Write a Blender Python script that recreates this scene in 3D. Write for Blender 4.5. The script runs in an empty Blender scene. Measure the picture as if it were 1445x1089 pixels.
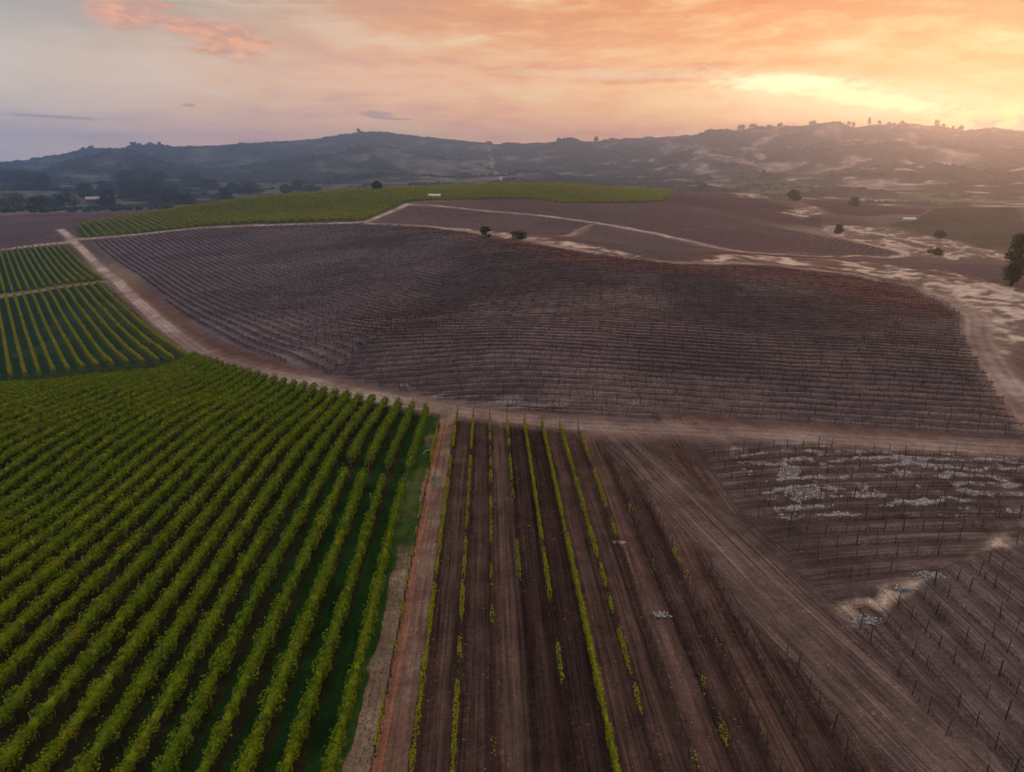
import bpy, math, random
import numpy as np
from mathutils import Vector
rng = np.random.default_rng(7)
random.seed(7)
R_ = math.radians
scene = bpy.context.scene
col = scene.collection

# ------------------------------------------------------------------ camera model
F = 976.0; CX = 722.5; CY = 544.5; PITCH = R_(17.6); CAMZ = 36.0
CT, ST = math.cos(PITCH), math.sin(PITCH)
def ray(px, py):
    """slopes (X per Y, Z per Y) of the sight line through a point of the 1445 x 1089 photograph"""
    r = (px - CX) / F; u = (CY - py) / F
    d = CT + u * ST
    return r / d, (u * CT - ST) / d

# ------------------------------------------------------------------ noise
def _hash(ix, iy, seed):
    h = (ix * 374761393 + iy * 668265263 + seed * 974711) & 0xFFFFFFFF
    h = ((h ^ (h >> 13)) * 1274126177) & 0xFFFFFFFF
    return ((h ^ (h >> 16)) & 0xFFFF) / 65535.0
def vnoise(x, y, seed=0):
    x = np.asarray(x, float); y = np.asarray(y, float)
    fx = np.floor(x); fy = np.floor(y)
    ix = fx.astype(np.int64); iy = fy.astype(np.int64)
    tx = x - fx; ty = y - fy
    tx = tx * tx * tx * (tx * (tx * 6 - 15) + 10); ty = ty * ty * ty * (ty * (ty * 6 - 15) + 10)
    a = _hash(ix, iy, seed); b = _hash(ix + 1, iy, seed)
    c = _hash(ix, iy + 1, seed); d = _hash(ix + 1, iy + 1, seed)
    return (a + (b - a) * tx) * (1 - ty) + (c + (d - c) * tx) * ty
def fbm(x, y, octs=4, seed=0):
    s = 0.0; a = 1.0; t = 0.0
    for i in range(octs):
        s = s + a * (vnoise(x, y, seed + i * 17) - .5) * 2; t += a
        x = x * 2.03 + 11.3; y = y * 2.03 - 7.1; a *= .5
    return s / t
def ridged(x, y, octs=4, seed=0):
    s = 0.0; a = 1.0; t = 0.0
    for i in range(octs):
        s = s + a * (1 - np.abs(vnoise(x, y, seed + i * 13) * 2 - 1)); t += a
        x = x * 2.1 + 3.3; y = y * 2.1 + 5.1; a *= .5
    return s / t
def sstep(a, b, x):
    t = np.clip((x - a) / (b - a), 0, 1)
    return t * t * (3 - 2 * t)

# ------------------------------------------------------------------ terrain
cps = []
def W(x, y, z): cps.append((x, y, z))
def P(px, py, Y):
    a, s = ray(px, py); cps.append((a * Y, Y, CAMZ + s * Y))
for x_ in (-30, -10, 10, 30): 
    for y_ in (6, 16): W(x_, y_, 0)
for x_ in (-36, -18, 0, 18, 36, 56):
    for y_ in (32, 50): W(x_, y_, 0)
for x_ in (-22, 0, 22, 45, 75): W(x_, 72, 0)
for x_ in (8, 28, 48, 68, 100): W(x_, 97 - .2 * x_, 0)
W(-44, 54, 0); W(-60, 62, -.2); W(-40, 80, -.6); W(-62, 85, -1.0); W(-25, 90, -.6)
W(-13.5, 103.5, -1.5); W(-29, 116.5, -3.5); W(-42, 126, -4.7); W(-55, 136.6, -6); W(-67.5, 145.8, -7.4)
W(-50, 105, -2.4); W(-75, 110, -2.7); W(-95, 122, -4.2); W(-70, 128, -4.9); W(-82, 137, -6.0); W(-120, 130, -6.0)
W(-97, 146, -10.2); W(-115, 143, -10.5); W(-145, 155, -13)
P(272, 506, 167); P(141, 519, 167); P(17, 533, 168)
W(-80, 157, -9.0)
P(0, 418, 295); P(150, 396, 306); P(0, 470, 225); P(110, 460, 225); P(0, 352, 468); P(100, 338, 470); P(200, 430, 249)
P(50, 380, 375)
P(0, 320, 600); P(0, 300, 800); P(120, 305, 720); P(200, 300, 760)
# brown hill
P(200, 330, 460); P(300, 321, 450); P(400, 317, 440); P(520, 314, 430); P(600, 318, 400); P(680, 333, 330)
P(800, 352, 280); P(950, 370, 250); P(1100, 378, 240); P(1250, 395, 225); P(1370, 435, 182)
P(300, 400, 290); P(400, 400, 278); P(500, 400, 255); P(600, 430, 207); P(700, 420, 202); P(800, 400, 215)
P(1000, 420, 190); P(1200, 450, 165); P(1000, 500, 130); P(700, 500, 130); P(500, 480, 152); P(400, 450, 198)
P(1250, 520, 120); P(600, 360, 300); P(400, 350, 370); P(250, 360, 370); P(1400, 540, 112)
# right bank and valley behind the hill
P(1430, 403, 215); P(1445, 440, 170); P(1400, 380, 300)
P(900, 345, 400); P(700, 300, 560); P(800, 280, 650); P(1000, 300, 560); P(1100, 345, 400); P(1250, 360, 370)
P(1200, 300, 610); P(1300, 330, 480); P(1445, 350, 400); P(1385, 293, 600); P(1300, 300, 680); P(740, 325, 400)
# green hill
P(520, 270, 650); P(650, 262, 750); P(800, 261, 800); P(950, 272, 800); P(300, 300, 560); P(200, 315, 510)
P(420, 275, 650); P(330, 285, 620); P(110, 322, 500); P(450, 300, 520); P(600, 285, 560); P(700, 280, 620)
P(880, 283, 640); P(1100, 290, 650); P(1050, 272, 850); P(1180, 285, 800)
for a_ in (-42, -30, -18, -6, 6, 18, 30, 42):
    for r_ in (1050, 1500):
        W(r_ * math.sin(R_(a_)), r_ * math.cos(R_(a_)), -24 if r_ > 1100 else -16)
for a_ in (-42, 42):
    for r_ in (90, 180, 320, 600):
        W(r_ * math.sin(R_(a_)), r_ * math.cos(R_(a_)), {-42: {90: -1.5, 180: -13, 320: -14, 600: -13}, 42: {90: 0, 180: 0, 320: -5, 600: -3}}[a_][r_])
C_ = np.array(cps)
def uv_(x, y):
    r = np.hypot(x, y) + 1e-6
    return np.clip(np.arctan2(x, y), -.78, .78), np.log(np.maximum(r, 5))
def tps(r2): return np.where(r2 > 1e-12, r2 * np.log(r2 + 1e-12), 0)
cu, cv = uv_(C_[:, 0], C_[:, 1]); n_ = len(cu)
K = tps((cu[:, None] - cu) ** 2 + (cv[:, None] - cv) ** 2) + np.eye(n_) * 2e-3
Q = np.c_[np.ones(n_), cu, cv]
A_ = np.zeros((n_ + 3, n_ + 3)); A_[:n_, :n_] = K; A_[:n_, n_:] = Q; A_[n_:, :n_] = Q.T
SOL = np.linalg.solve(A_, np.r_[C_[:, 2], 0, 0, 0]); CPU_, CPV_, NCP = cu, cv, n_
def crest(pts, R):
    az = []; h = []
    for px, py in pts:
        a, s = ray(px, py); az.append(math.atan(a)); h.append(CAMZ + s * R * math.cos(math.atan(a)))
    return np.array(az), np.array(h), math.log(R)
FARR = crest([(-400, 236), (-150, 233), (0, 232), (40, 229), (100, 218), (140, 214), (190, 210), (215, 210), (240, 213), (300, 209), (370, 204),
              (420, 201), (460, 196), (500, 189), (540, 188), (575, 193), (620, 199), (690, 205), (720, 205), (780, 204), (840, 203),
              (900, 198), (960, 195), (1040, 189), (1100, 186), (1150, 181), (1180, 179), (1205, 186), (1240, 183), (1290, 179),
              (1330, 181), (1360, 187), (1400, 185), (1445, 188), (1600, 190), (1900, 200)], 4600)
MIDR = [(crest([(200, 256), (270, 247), (330, 238), (400, 230), (450, 226), (500, 218), (540, 214), (590, 219), (640, 230), (700, 243), (760, 254)], 3100), .13),
        (crest([(-300, 246), (-60, 242), (60, 240), (110, 226), (150, 222), (190, 224), (230, 233), (300, 246), (400, 256)], 3000), .17),
        (crest([(740, 256), (820, 240), (900, 228), (960, 221), (1020, 217), (1080, 224), (1130, 219), (1200, 209), (1250, 206), (1300, 203), (1350, 209), (1400, 214), (1445, 211), (1600, 215), (1900, 230)], 3300), .15),
        (crest([(900, 262), (1000, 252), (1080, 244), (1150, 248), (1250, 240), (1330, 236), (1400, 244), (1445, 240), (1700, 250)], 2200), .14),
        (crest([(380, 262), (480, 252), (560, 250), (650, 254), (740, 246), (800, 252), (880, 262)], 2300), .12)]
def H(x, y):
    x = np.asarray(x, float); y = np.asarray(y, float); shp = x.shape
    x = x.ravel(); y = y.ravel()
    out = np.empty_like(x)
    for i in range(0, len(x), 60000):
        xs = x[i:i + 60000]; ys = y[i:i + 60000]
        u, v = uv_(xs, ys); r = np.hypot(xs, ys)
        z = np.full(len(xs), -24.0)
        m = r < 1700
        if m.any():
            um, vm = u[m], v[m]
            t = SOL[NCP] + SOL[NCP + 1] * um + SOL[NCP + 2] * vm
            for k in range(NCP): t += SOL[k] * tps((um - CPU_[k]) ** 2 + (vm - CPV_[k]) ** 2)
            b = sstep(950, 1600, r[m])
            z[m] = t * (1 - b) + z[m] * b
        near = sstep(25, 300, r)
        z += fbm(xs / 9, ys / 9, 3, 3) * (.10 + .25 * near) + fbm(xs / 60, ys / 60, 2, 5) * .5 * sstep(130, 600, r) * (r < 1900)
        z += fbm(xs / 16, ys / 26, 4, 61) * 1.6 * sstep(.36, .52, xs / np.maximum(ys, 1)) * sstep(170, 250, r) * sstep(1200, 700, r)
        far = sstep(1000, 1700, r)
        z += far * (fbm(xs / 260, ys / 260, 4, 9) * 9 + 3)
        if (r > 1500).any():
            az = np.arctan2(xs, ys)
            bend = fbm(az * 9, v * 0 + 3.3, 3, 31) * .03
            hr = np.interp(az, FARR[0], FARR[1])
            d = (v - FARR[2] + bend)
            env = np.exp(-(d / np.where(d < 0, .27, .3)) ** 2)
            er = (ridged(xs / 560, ys / 560, 5, 21) - .62) * 230 * env * (1 - np.exp(-(d / .085) ** 2)) * np.clip((hr + 24) / 200, .15, 1)
            zz = (hr + 24) * env + er + fbm(xs / 70, ys / 70, 3, 44) * 5 * env
            for (ca, ch, cvv), w in MIDR:
                h2 = np.interp(az, ca, ch, left=-24, right=-24) + 24
                d2 = v - cvv + bend * 1.5
                e2 = np.exp(-(d2 / w) ** 2)
                z2 = h2 * e2 + (ridged(xs / 300, ys / 300, 5, 71) - .6) * 95 * e2 * np.clip(h2 / 110, 0, 1)
                kk = 8.0
                zz = np.maximum(zz, z2) + kk * .5 * np.exp(-np.abs(zz - z2) / kk)
            z += zz * sstep(1350, 2100, r)
        out[i:i + 60000] = z
    return out.reshape(shp)
_rs = np.exp(np.linspace(math.log(12), math.log(6000), 2600))
def hit(px, py):
    a, s = ray(px, py); c = math.cos(math.atan(a))
    Y = _rs * c; d = CAMZ + s * Y - H(a * Y, Y)
    k = int(np.argmax(d < 0))
    if d[k] >= 0: k = len(Y) - 1
    if k == 0: return (a * Y[0], Y[0])
    t = d[k - 1] / (d[k - 1] - d[k]); yy = Y[k - 1] + (Y[k] - Y[k - 1]) * t
    return (a * yy, yy)
def hits(pts): return [hit(*p) for p in pts]
def h1(x, y): return float(H(np.array([x]), np.array([y]))[0])

# ------------------------------------------------------------------ polygons and paths in plan
def inpoly(x, y, poly):
    m = np.zeros(x.shape, bool); n = len(poly)
    for i in range(n):
        x1, y1 = poly[i]; x2, y2 = poly[(i + 1) % n]
        c = (y1 > y) != (y2 > y)
        m ^= c & (x < (x2 - x1) * (y - y1) / (y2 - y1 + 1e-12) + x1)
    return m
def dline(x, y, pts, closed=False):
    d = np.full(x.shape, 1e9); n = len(pts)
    for i in range(n if closed else n - 1):
        x1, y1 = pts[i]; x2, y2 = pts[(i + 1) % n]
        ex, ey = x2 - x1, y2 - y1
        t = np.clip(((x - x1) * ex + (y - y1) * ey) / (ex * ex + ey * ey + 1e-9), 0, 1)
        d = np.minimum(d, np.hypot(x - x1 - t * ex, y - y1 - t * ey))
    return d
def smooth(pts, it=2):
    for _ in range(it):
        q = [pts[0]]
        for a, b in zip(pts, pts[1:]):
            q += [(a[0] * .75 + b[0] * .25, a[1] * .75 + b[1] * .25), (a[0] * .25 + b[0] * .75, a[1] * .25 + b[1] * .75)]
        pts = q + [pts[-1]]
    return pts
def scaled(pts, k): return [(a * k, b * k) for a, b in pts]

ROAD = smooth([(150, 69), (110, 77), (68, 85), (28, 92.6)] + hits([(850, 602), (740, 592), (640, 580), (560, 565), (480, 549), (400, 532), (335, 517), (285, 500), (245, 470), (200, 430), (150, 385), (115, 350), (97, 334), (84, 324)]))
ROADS = [(ROAD, 1.95, 1.0),
         (smooth(hits([(99, 338), (150, 335), (200, 330), (300, 320.5), (400, 317), (470, 315), (518, 314), (545, 301), (575, 288)])), 2.1, .8),
         (hits([(-60, 430), (0, 420), (70, 409), (150, 397)]), 1.6, .35),
         (smooth(hits([(-60, 358), (0, 352), (50, 346), (97, 342)])), 2.6, .8),
         (smooth(hits([(575, 289), (640, 293), (700, 298), (770, 304), (830, 313), (880, 321), (930, 330), (980, 341), (1020, 351), (1060, 357), (1110, 359), (1200, 362), (1265, 363), (1282, 359), (1262, 351), (1225, 344), (1180, 334), (1163, 326), (1172, 320)])), 2.3, .9),
         (smooth(hits([(518, 315), (580, 318), (640, 323), (700, 331), (760, 341), (800, 350), (870, 361), (950, 371), (1010, 372)])), 2.2, .8),
         (hits([(792, 333), (815, 325), (835, 317)]), 1.8, .5),
         (smooth(hits([(985, 371), (1060, 372), (1120, 377), (1200, 386), (1280, 402), (1340, 424), (1382, 446), (1378, 470), (1400, 515), (1445, 575), (1480, 610)])), 2.6, .7),
         (hits([(690, 209), (694, 225), (700, 243), (706, 254)]), 7, .9)]
TRACK = [(8, 104), (15, 90.5), (17.5, 80), (20.5, 66), (23.5, 52), (26.5, 40), (29.5, 28), (33, 10)]
BLOCKA = hits([(278, 508), (150, 520), (17, 535), (-90, 545), (-90, 430), (0, 420), (70, 409), (146, 399)])
BLOCKA2 = hits([(146, 396), (70, 405), (0, 415), (-90, 428), (-90, 366), (0, 355), (50, 349), (94, 347)])
GREENTOP = hits([(955, 271), (900, 266), (800, 262.5), (720, 263), (650, 264), (560, 267), (520, 271), (420, 276), (330, 286), (220, 303), (106, 322)])
GREENHILL = hits([(113, 338), (200, 329), (300, 319), (400, 315), (515, 312), (545, 298), (572, 286), (700, 281), (752, 281), (790, 287), (850, 287), (935, 285), (948, 277)]) + scaled(GREENTOP, 1.07)
HILL = hits([(128, 343), (200, 333), (300, 323), (400, 319), (520, 317), (600, 320), (680, 335), (720, 343), (800, 354), (950, 374), (1100, 381), (1200, 390), (1280, 406), (1340, 430), (1358, 450), (1360, 475), (1385, 520), (1430, 590), (1445, 605)]) + [(72, 88.5), (30, 97.5)] + hits([(850, 592), (740, 583), (640, 569), (560, 552), (480, 533), (400, 512), (330, 490), (290, 470), (255, 444), (210, 402), (160, 365)])
PALE = [hits([(985, 369), (1040, 359), (1120, 364), (1200, 366), (1290, 379), (1360, 388), (1445, 410), (1500, 430), (1500, 640), (1445, 590), (1405, 515), (1392, 455), (1345, 422), (1280, 398), (1200, 381), (1100, 373)]),
        hits([(1165, 319), (1200, 318), (1260, 323), (1310, 333), (1350, 340), (1400, 353), (1445, 362), (1445, 368), (1370, 366), (1290, 358), (1235, 345), (1175, 333)]),
        hits([(640, 321), (740, 332), (800, 340), (850, 350), (900, 362), (840, 357), (770, 345), (690, 332)]),
        hits([(1030, 272), (1070, 274), (1085, 279), (1050, 280)]),
        hits([(1100, 300), (1150, 291), (1165, 300), (1130, 309)])]
REDBAND = hits([(600, 322), (680, 335), (800, 354), (950, 372), (1100, 379), (1200, 388), (1280, 404), (1340, 428), (1350, 448), (1250, 430), (1130, 400), (960, 386), (820, 375), (700, 352)])
FIELDS = [(hits([(540, 313), (575, 291), (640, 295), (700, 300), (770, 306), (828, 315), (790, 333), (740, 331), (640, 321)]), 25, (.085, .062, .062)),
          (hits([(838, 317), (930, 332), (1015, 352), (975, 368), (870, 359), (800, 347), (796, 334)]), -60, (.092, .070, .066)),
          (hits([(590, 287), (700, 283), (752, 283), (790, 290), (935, 288), (1000, 300), (1080, 318), (1160, 333), (1255, 352), (1270, 360), (1060, 355), (980, 340), (880, 318), (700, 296)]), -35, (.085, .058, .056)),
          (hits([(960, 274), (1080, 282), (1160, 305), (1160, 322), (1080, 312), (980, 290), (940, 284)]), 40, (.078, .05, .05)),
          (hits([(1250, 318), (1300, 305), (1385, 294), (1445, 312), (1500, 330), (1500, 350), (1400, 348), (1310, 330)]), 10, (.075, .062, .046)),
          (hits([(1130, 285), (1250, 290), (1370, 292), (1300, 303), (1180, 302)]), 80, (.075, .05, .05)),
          (hits([(1250, 368), (1400, 372), (1500, 390), (1500, 412), (1440, 404), (1300, 379)]), 70, (.085, .062, .064)),
          (hits([(-80, 350), (-80, 306), (0, 304), (120, 300), (236, 294), (215, 303), (103, 322), (95, 330), (90, 340), (0, 349)]), 60, (.085, .062, .064))]
def rowcurve_b(x): return .19 * (x - 28) - .0046 * (x - 28) ** 2
BDY = [(25, 47.5), (28.8, 50), (40, 56.5), (53, 63.7), (75, 74)]          # drainage bank between the two right-hand plots

def phi_fg(x, y): return (x + .034 * y) / 2.5
HS = 2.8
def phi_r(x, y): return (.2055 * (x - 28) + .9787 * (y - 93)) / HS
def phi_l(x, y): return (.809 * (x + 135) + .588 * (y - 249)) / HS
SPLIT = hits([(425, 552), (500, 500), (560, 462), (640, 405), (690, 368), (715, 342)])
SPLITP = SPLIT + [(400, 700), (500, 100), (0, 60)]
RA = 3.0
_dA = (-.596, .803)
def phi_a(x, y): return (.803 * (x + 135) + .596 * (y - 249)) / RA
RG = 4.6
def phi_g(x, y): return (.80 * (x + 294) + .60 * (y - 470)) / RG

# ------------------------------------------------------------------ materials
def newmat(name):
    m = bpy.data.materials.new(name); m.use_nodes = True
    nt = m.node_tree; nt.nodes.clear()
    return m, nt, nt.nodes, nt.links
class NB:
    """small expression helper over a node tree"""
    def __init__(s, nt): s.nt = nt; s.n = nt.nodes; s.l = nt.links
    def _in(s, sock, v):
        if isinstance(v, bpy.types.NodeSocket): s.l.new(v, sock)
        else: sock.default_value = v
    def m(s, op, a, b=None, c=None, clamp=False):
        n = s.n.new('ShaderNodeMath'); n.operation = op; n.use_clamp = clamp
        s._in(n.inputs[0], a)
        if b is not None: s._in(n.inputs[1], b)
        if c is not None: s._in(n.inputs[2], c)
        return n.outputs[0]
    def mix(s, f, a, b, blend='MIX'):
        n = s.n.new('ShaderNodeMix'); n.data_type = 'RGBA'; n.blend_type = blend; n.clamp_factor = True
        s._in(n.inputs[0], f)
        for i, v in ((6, a), (7, b)):
            if isinstance(v, bpy.types.NodeSocket): s.l.new(v, n.inputs[i])
            else: n.inputs[i].default_value = (*v[:3], 1)
        return n.outputs[2]
    def noise(s, vec, scale, detail=3, rough=.5, dist=0, dims='3D'):
        n = s.n.new('ShaderNodeTexNoise'); n.noise_dimensions = dims
        if vec is not None: s.l.new(vec, n.inputs['Vector'])
        n.inputs['Scale'].default_value = scale; n.inputs['Detail'].default_value = detail
        n.inputs['Roughness'].default_value = rough; n.inputs['Distortion'].default_value = dist
        return n.outputs[0]
    def xyz(s, x, y, z):
        n = s.n.new('ShaderNodeCombineXYZ')
        for i, v in enumerate((x, y, z)): s._in(n.inputs[i], v)
        return n.outputs[0]
    def maprange(s, v, a, b, c=0., d=1., kind='SMOOTHSTEP'):
        n = s.n.new('ShaderNodeMapRange'); n.interpolation_type = kind
        s._in(n.inputs[0], v); n.inputs[1].default_value = a; n.inputs[2].default_value = b
        n.inputs[3].default_value = c; n.inputs[4].default_value = d
        return n.outputs[0]
    def vmul(s, v, k):
        n = s.n.new('ShaderNodeVectorMath'); n.operation = 'MULTIPLY'; s.l.new(v, n.inputs[0]); n.inputs[1].default_value = k
        return n.outputs[0]
    def scale(s, v, f):
        n = s.n.new('ShaderNodeVectorMath'); n.operation = 'SCALE'; s.l.new(v, n.inputs[0]); s._in(n.inputs[3], f)
        return n.outputs[0]
    def attr(s, name):
        n = s.n.new('ShaderNodeAttribute'); n.attribute_name = name
        return n
    def out(s, sh, disp=None):
        o = s.n.new('ShaderNodeOutputMaterial'); s.l.new(sh, o.inputs[0])
    def princ(s, color, rough=.85, normal=None, spec=.2):
        p = s.n.new('ShaderNodeBsdfPrincipled')
        if isinstance(color, bpy.types.NodeSocket): s.l.new(color, p.inputs['Base Color'])
        else: p.inputs['Base Color'].default_value = (*color[:3], 1)
        s._in(p.inputs['Roughness'], rough); p.inputs['Specular IOR Level'].default_value = spec
        if normal is not None: s.l.new(normal, p.inputs['Normal'])
        return p.outputs[0]
    def bump(s, h, strength, dist):
        n = s.n.new('ShaderNodeBump'); n.inputs['Strength'].default_value = strength; n.inputs['Distance'].default_value = dist
        s.l.new(h, n.inputs['Height']); return n.outputs[0]

def mat_ground():
    m, nt, N, L = newmat('soil_and_grass'); b = NB(nt)
    tc = N.new('ShaderNodeTexCoord').outputs['Object']
    base = b.attr('base').outputs['Color']; under = b.attr('under').outputs['Color']
    phi = b.attr('phi').outputs['Fac']; msk = b.attr('mask').outputs['Vector']
    sep = N.new('ShaderNodeSeparateXYZ'); L.new(msk, sep.inputs[0])
    rowm, streak, rough = sep.outputs      # row stripes, furrow streaks along the rows, scattered pale clods
    n1 = b.noise(tc, .35, 5, .6); n2 = b.noise(tc, 2.3, 5, .65); n3 = b.noise(tc, 9, 5, .75)
    wob = b.m('MULTIPLY', b.m('SUBTRACT', n2, .5), .5)
    ph = b.m('ADD', phi, wob)
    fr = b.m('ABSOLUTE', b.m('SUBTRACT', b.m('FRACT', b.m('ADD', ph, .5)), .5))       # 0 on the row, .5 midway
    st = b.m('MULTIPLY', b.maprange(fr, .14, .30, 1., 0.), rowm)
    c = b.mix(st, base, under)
    # streaks that run with the rows (wheel marks and harrow lines)
    al = b.attr('along').outputs['Fac']
    sv = b.xyz(b.m('MULTIPLY', phi, 9.), b.m('MULTIPLY', al, .055), 0.)
    s1 = b.noise(sv, 1., 4, .6)
    sv2 = b.xyz(b.m('MULTIPLY', phi, 26.), b.m('MULTIPLY', al, .25), 0.)
    s2 = b.noise(sv2, 1., 3, .6)
    s = b.m('ADD', b.m('MULTIPLY', s1, .65), b.m('MULTIPLY', s2, .35))
    k = b.m('ADD', 1., b.m('MULTIPLY', b.m('SUBTRACT', s, .5), b.m('MULTIPLY', streak, 4.2)))
    k = b.m('MULTIPLY', k, b.maprange(n1, .3, .7, .72, 1.28, 'LINEAR'))
    k = b.m('MULTIPLY', k, b.maprange(n2, .25, .75, .7, 1.3, 'LINEAR'))
    k = b.m('MULTIPLY', k, b.maprange(n3, .25, .75, .5, 1.5, 'LINEAR'))
    ds = N.new('ShaderNodeVectorMath'); ds.operation = 'LENGTH'; L.new(tc, ds.inputs[0])
    n5 = b.noise(tc, .022, 7, .68)
    k = b.m('MULTIPLY', k, b.m('ADD', 1., b.m('MULTIPLY', b.maprange(ds.outputs['Value'], 500, 1500), b.maprange(n5, .38, .62, -.5, .55, 'LINEAR'))))
    k = b.m('MAXIMUM', k, .15)
    c = b.scale(c, k)
    # pale clods and prunings
    v = N.new('ShaderNodeTexVoronoi'); L.new(tc, v.inputs['Vector']); v.inputs['Scale'].default_value = 1.6
    spk = b.m('MULTIPLY', b.maprange(v.outputs['Distance'], .05, .16, 1., 0.), b.m('MULTIPLY', rough, b.maprange(n1, .45, .6)))
    c = b.mix(b.m('MULTIPLY', spk, .7), c, (.34, .29, .26))
    hgt = b.m('ADD', b.m('MULTIPLY', s, streak), b.m('ADD', b.m('MULTIPLY', n2, .9), b.m('MULTIPLY', n3, .4)))
    b.out(b.princ(c, 1., b.bump(hgt, .9, .16), 0.)); return m
def mat_leaf(name, dark, mid, light, yel, yamt=.5, tr=.35, nscale=.6, rnd=.35):
    m, nt, N, L = newmat(name); b = NB(nt)
    tc = N.new('ShaderNodeNewGeometry')
    r = tc.outputs['Random Per Island']; pos = tc.outputs['Position']
    n1 = b.noise(pos, nscale, 3, .6); n2 = b.noise(pos, nscale * .12, 2, .5)
    c = b.mix(b.maprange(n1, .3, .7), dark, light)
    c = b.mix(b.m('MULTIPLY', r, rnd * 2), c, mid)
    y = b.m('MULTIPLY', b.maprange(b.noise(pos, nscale * .55, 2, .7), .52, .72), b.m('MULTIPLY', b.m('ADD', r, b.maprange(n2, .35, .65)), yamt))
    c = b.mix(y, c, yel)
    p = b.princ(c, .8, None, .0)
    t = N.new('ShaderNodeBsdfTranslucent'); L.new(c, t.inputs[0])
    mx = N.new('ShaderNodeMixShader'); mx.inputs[0].default_value = tr; L.new(p, mx.inputs[1]); L.new(t.outputs[0], mx.inputs[2])
    b.out(mx.outputs[0]); return m
def mat_plain(name, c1, c2, scale=3., rough=.85, bump=.3, spec=.05):
    m, nt, N, L = newmat(name); b = NB(nt)
    pos = N.new('ShaderNodeNewGeometry').outputs['Position']
    n = b.noise(pos, scale, 4, .6)
    b.out(b.princ(b.mix(b.maprange(n, .3, .7), c1, c2), rough, b.bump(n, bump, .05), spec)); return m

M = dict(
    ground=mat_ground(),
    vine=mat_leaf('vine_leaves', (.036, .088, .007), (.125, .175, .010), (.105, .170, .010), (.25, .22, .012), .32, .2, .9, .5),
    vine_y=mat_leaf('yellowing_vine_leaves', (.14, .19, .012), (.26, .27, .014), (.21, .25, .014), (.42, .29, .02), .45),
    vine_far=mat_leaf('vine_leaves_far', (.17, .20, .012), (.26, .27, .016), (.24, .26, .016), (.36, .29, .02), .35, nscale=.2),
    tree=mat_leaf('tree_leaves', (.018, .034, .022), (.035, .055, .03), (.04, .06, .028), (.06, .06, .03), .3, .2, .3),
    tree_y=mat_leaf('olive_tree_leaves', (.03, .04, .014), (.06, .07, .02), (.05, .06, .02), (.10, .08, .02), .5, .25, .3),
    scrub=mat_leaf('far_wood_leaves', (.016, .026, .018), (.028, .038, .024), (.03, .042, .024), (.05, .045, .03), .3, .1, .02),
    twig=mat_plain('dry_vine_wood', (.018, .012, .010), (.045, .030, .024), 5),
    stake=mat_plain('weathered_stake', (.020, .016, .015), (.05, .042, .038), 6),
    wood=mat_plain('grey_post_wood', (.07, .055, .045), (.14, .12, .10), 8),
    bark=mat_plain('bark', (.03, .022, .018), (.07, .05, .04), 4),
    rock=mat_plain('pale_rock', (.13, .12, .115), (.35, .335, .33), 2.5, .9, .6),
    grassm=mat_plain('green_grass', (.016, .050, .008), (.050, .095, .016), .7),
    drym=mat_plain('dry_grass_blades', (.10, .085, .045), (.26, .21, .13), .7),
    white=mat_plain('white_paint', (.40, .39, .38), (.52, .52, .52), 1, .5, .1),
    roofm=mat_plain('roof_sheet', (.30, .24, .22), (.42, .36, .33), 1, .7, .1),
    clod=mat_plain('dry_soil_clods', (.06, .042, .034), (.17, .13, .11), 1.5, .95, .4, 0.),
    pipe=mat_plain('white_hose', (.3, .3, .28), (.42, .42, .4), 2, .4, .05),
)

# ------------------------------------------------------------------ mesh helpers
def mesh(name, v, f, mat, sm=False, attrs=None):
    """v (n,3); f (m,k) array with k = 3 or 4, or a list of such arrays"""
    me = bpy.data.meshes.new(name)
    v = np.ascontiguousarray(v, np.float32)
    fl = f if isinstance(f, list) else [f]
    fl = [np.asarray(a, np.int32) for a in fl if len(a)]
    nl = sum(a.size for a in fl); nf = sum(len(a) for a in fl)
    me.vertices.add(len(v)); me.vertices.foreach_set('co', v.ravel())
    me.loops.add(nl); me.loops.foreach_set('vertex_index', np.concatenate([a.ravel() for a in fl]))
    tot = np.concatenate([np.full(len(a), a.shape[1], np.int32) for a in fl])
    me.polygons.add(nf); me.polygons.foreach_set('loop_start', np.r_[0, np.cumsum(tot)[:-1]].astype(np.int32))
    me.polygons.foreach_set('loop_total', tot)
    if sm: me.polygons.foreach_set('use_smooth', np.ones(nf, bool))
    for k, a in (attrs or {}).items():
        if a.ndim == 1: me.attributes.new(k, 'FLOAT', 'POINT').data.foreach_set('value', a.astype(np.float32))
        elif k == 'mask': me.attributes.new(k, 'FLOAT_VECTOR', 'POINT').data.foreach_set('vector', a.astype(np.float32).ravel())
        else:
            me.attributes.new(k, 'FLOAT_COLOR', 'POINT').data.foreach_set('color', np.c_[a, np.ones(len(a))].astype(np.float32).ravel())
    me.materials.append(mat); me.update(); me.validate()
    return me
def link(name, me, parent=None, loc=None):
    o = bpy.data.objects.new(name, me); col.objects.link(o)
    if parent: o.parent = parent
    if loc is not None: o.location = loc
    return o
def tag(o, label=None, cat=None, group=None, kind=None):
    for k, v in (('label', label), ('category', cat), ('group', group), ('kind', kind)):
        if v: o[k] = v
    return o
def empty(name, loc, label, cat, group=None):
    o = bpy.data.objects.new(name, None); col.objects.link(o); o.location = loc; o.empty_display_size = .3
    return tag(o, label, cat, group)
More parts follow.
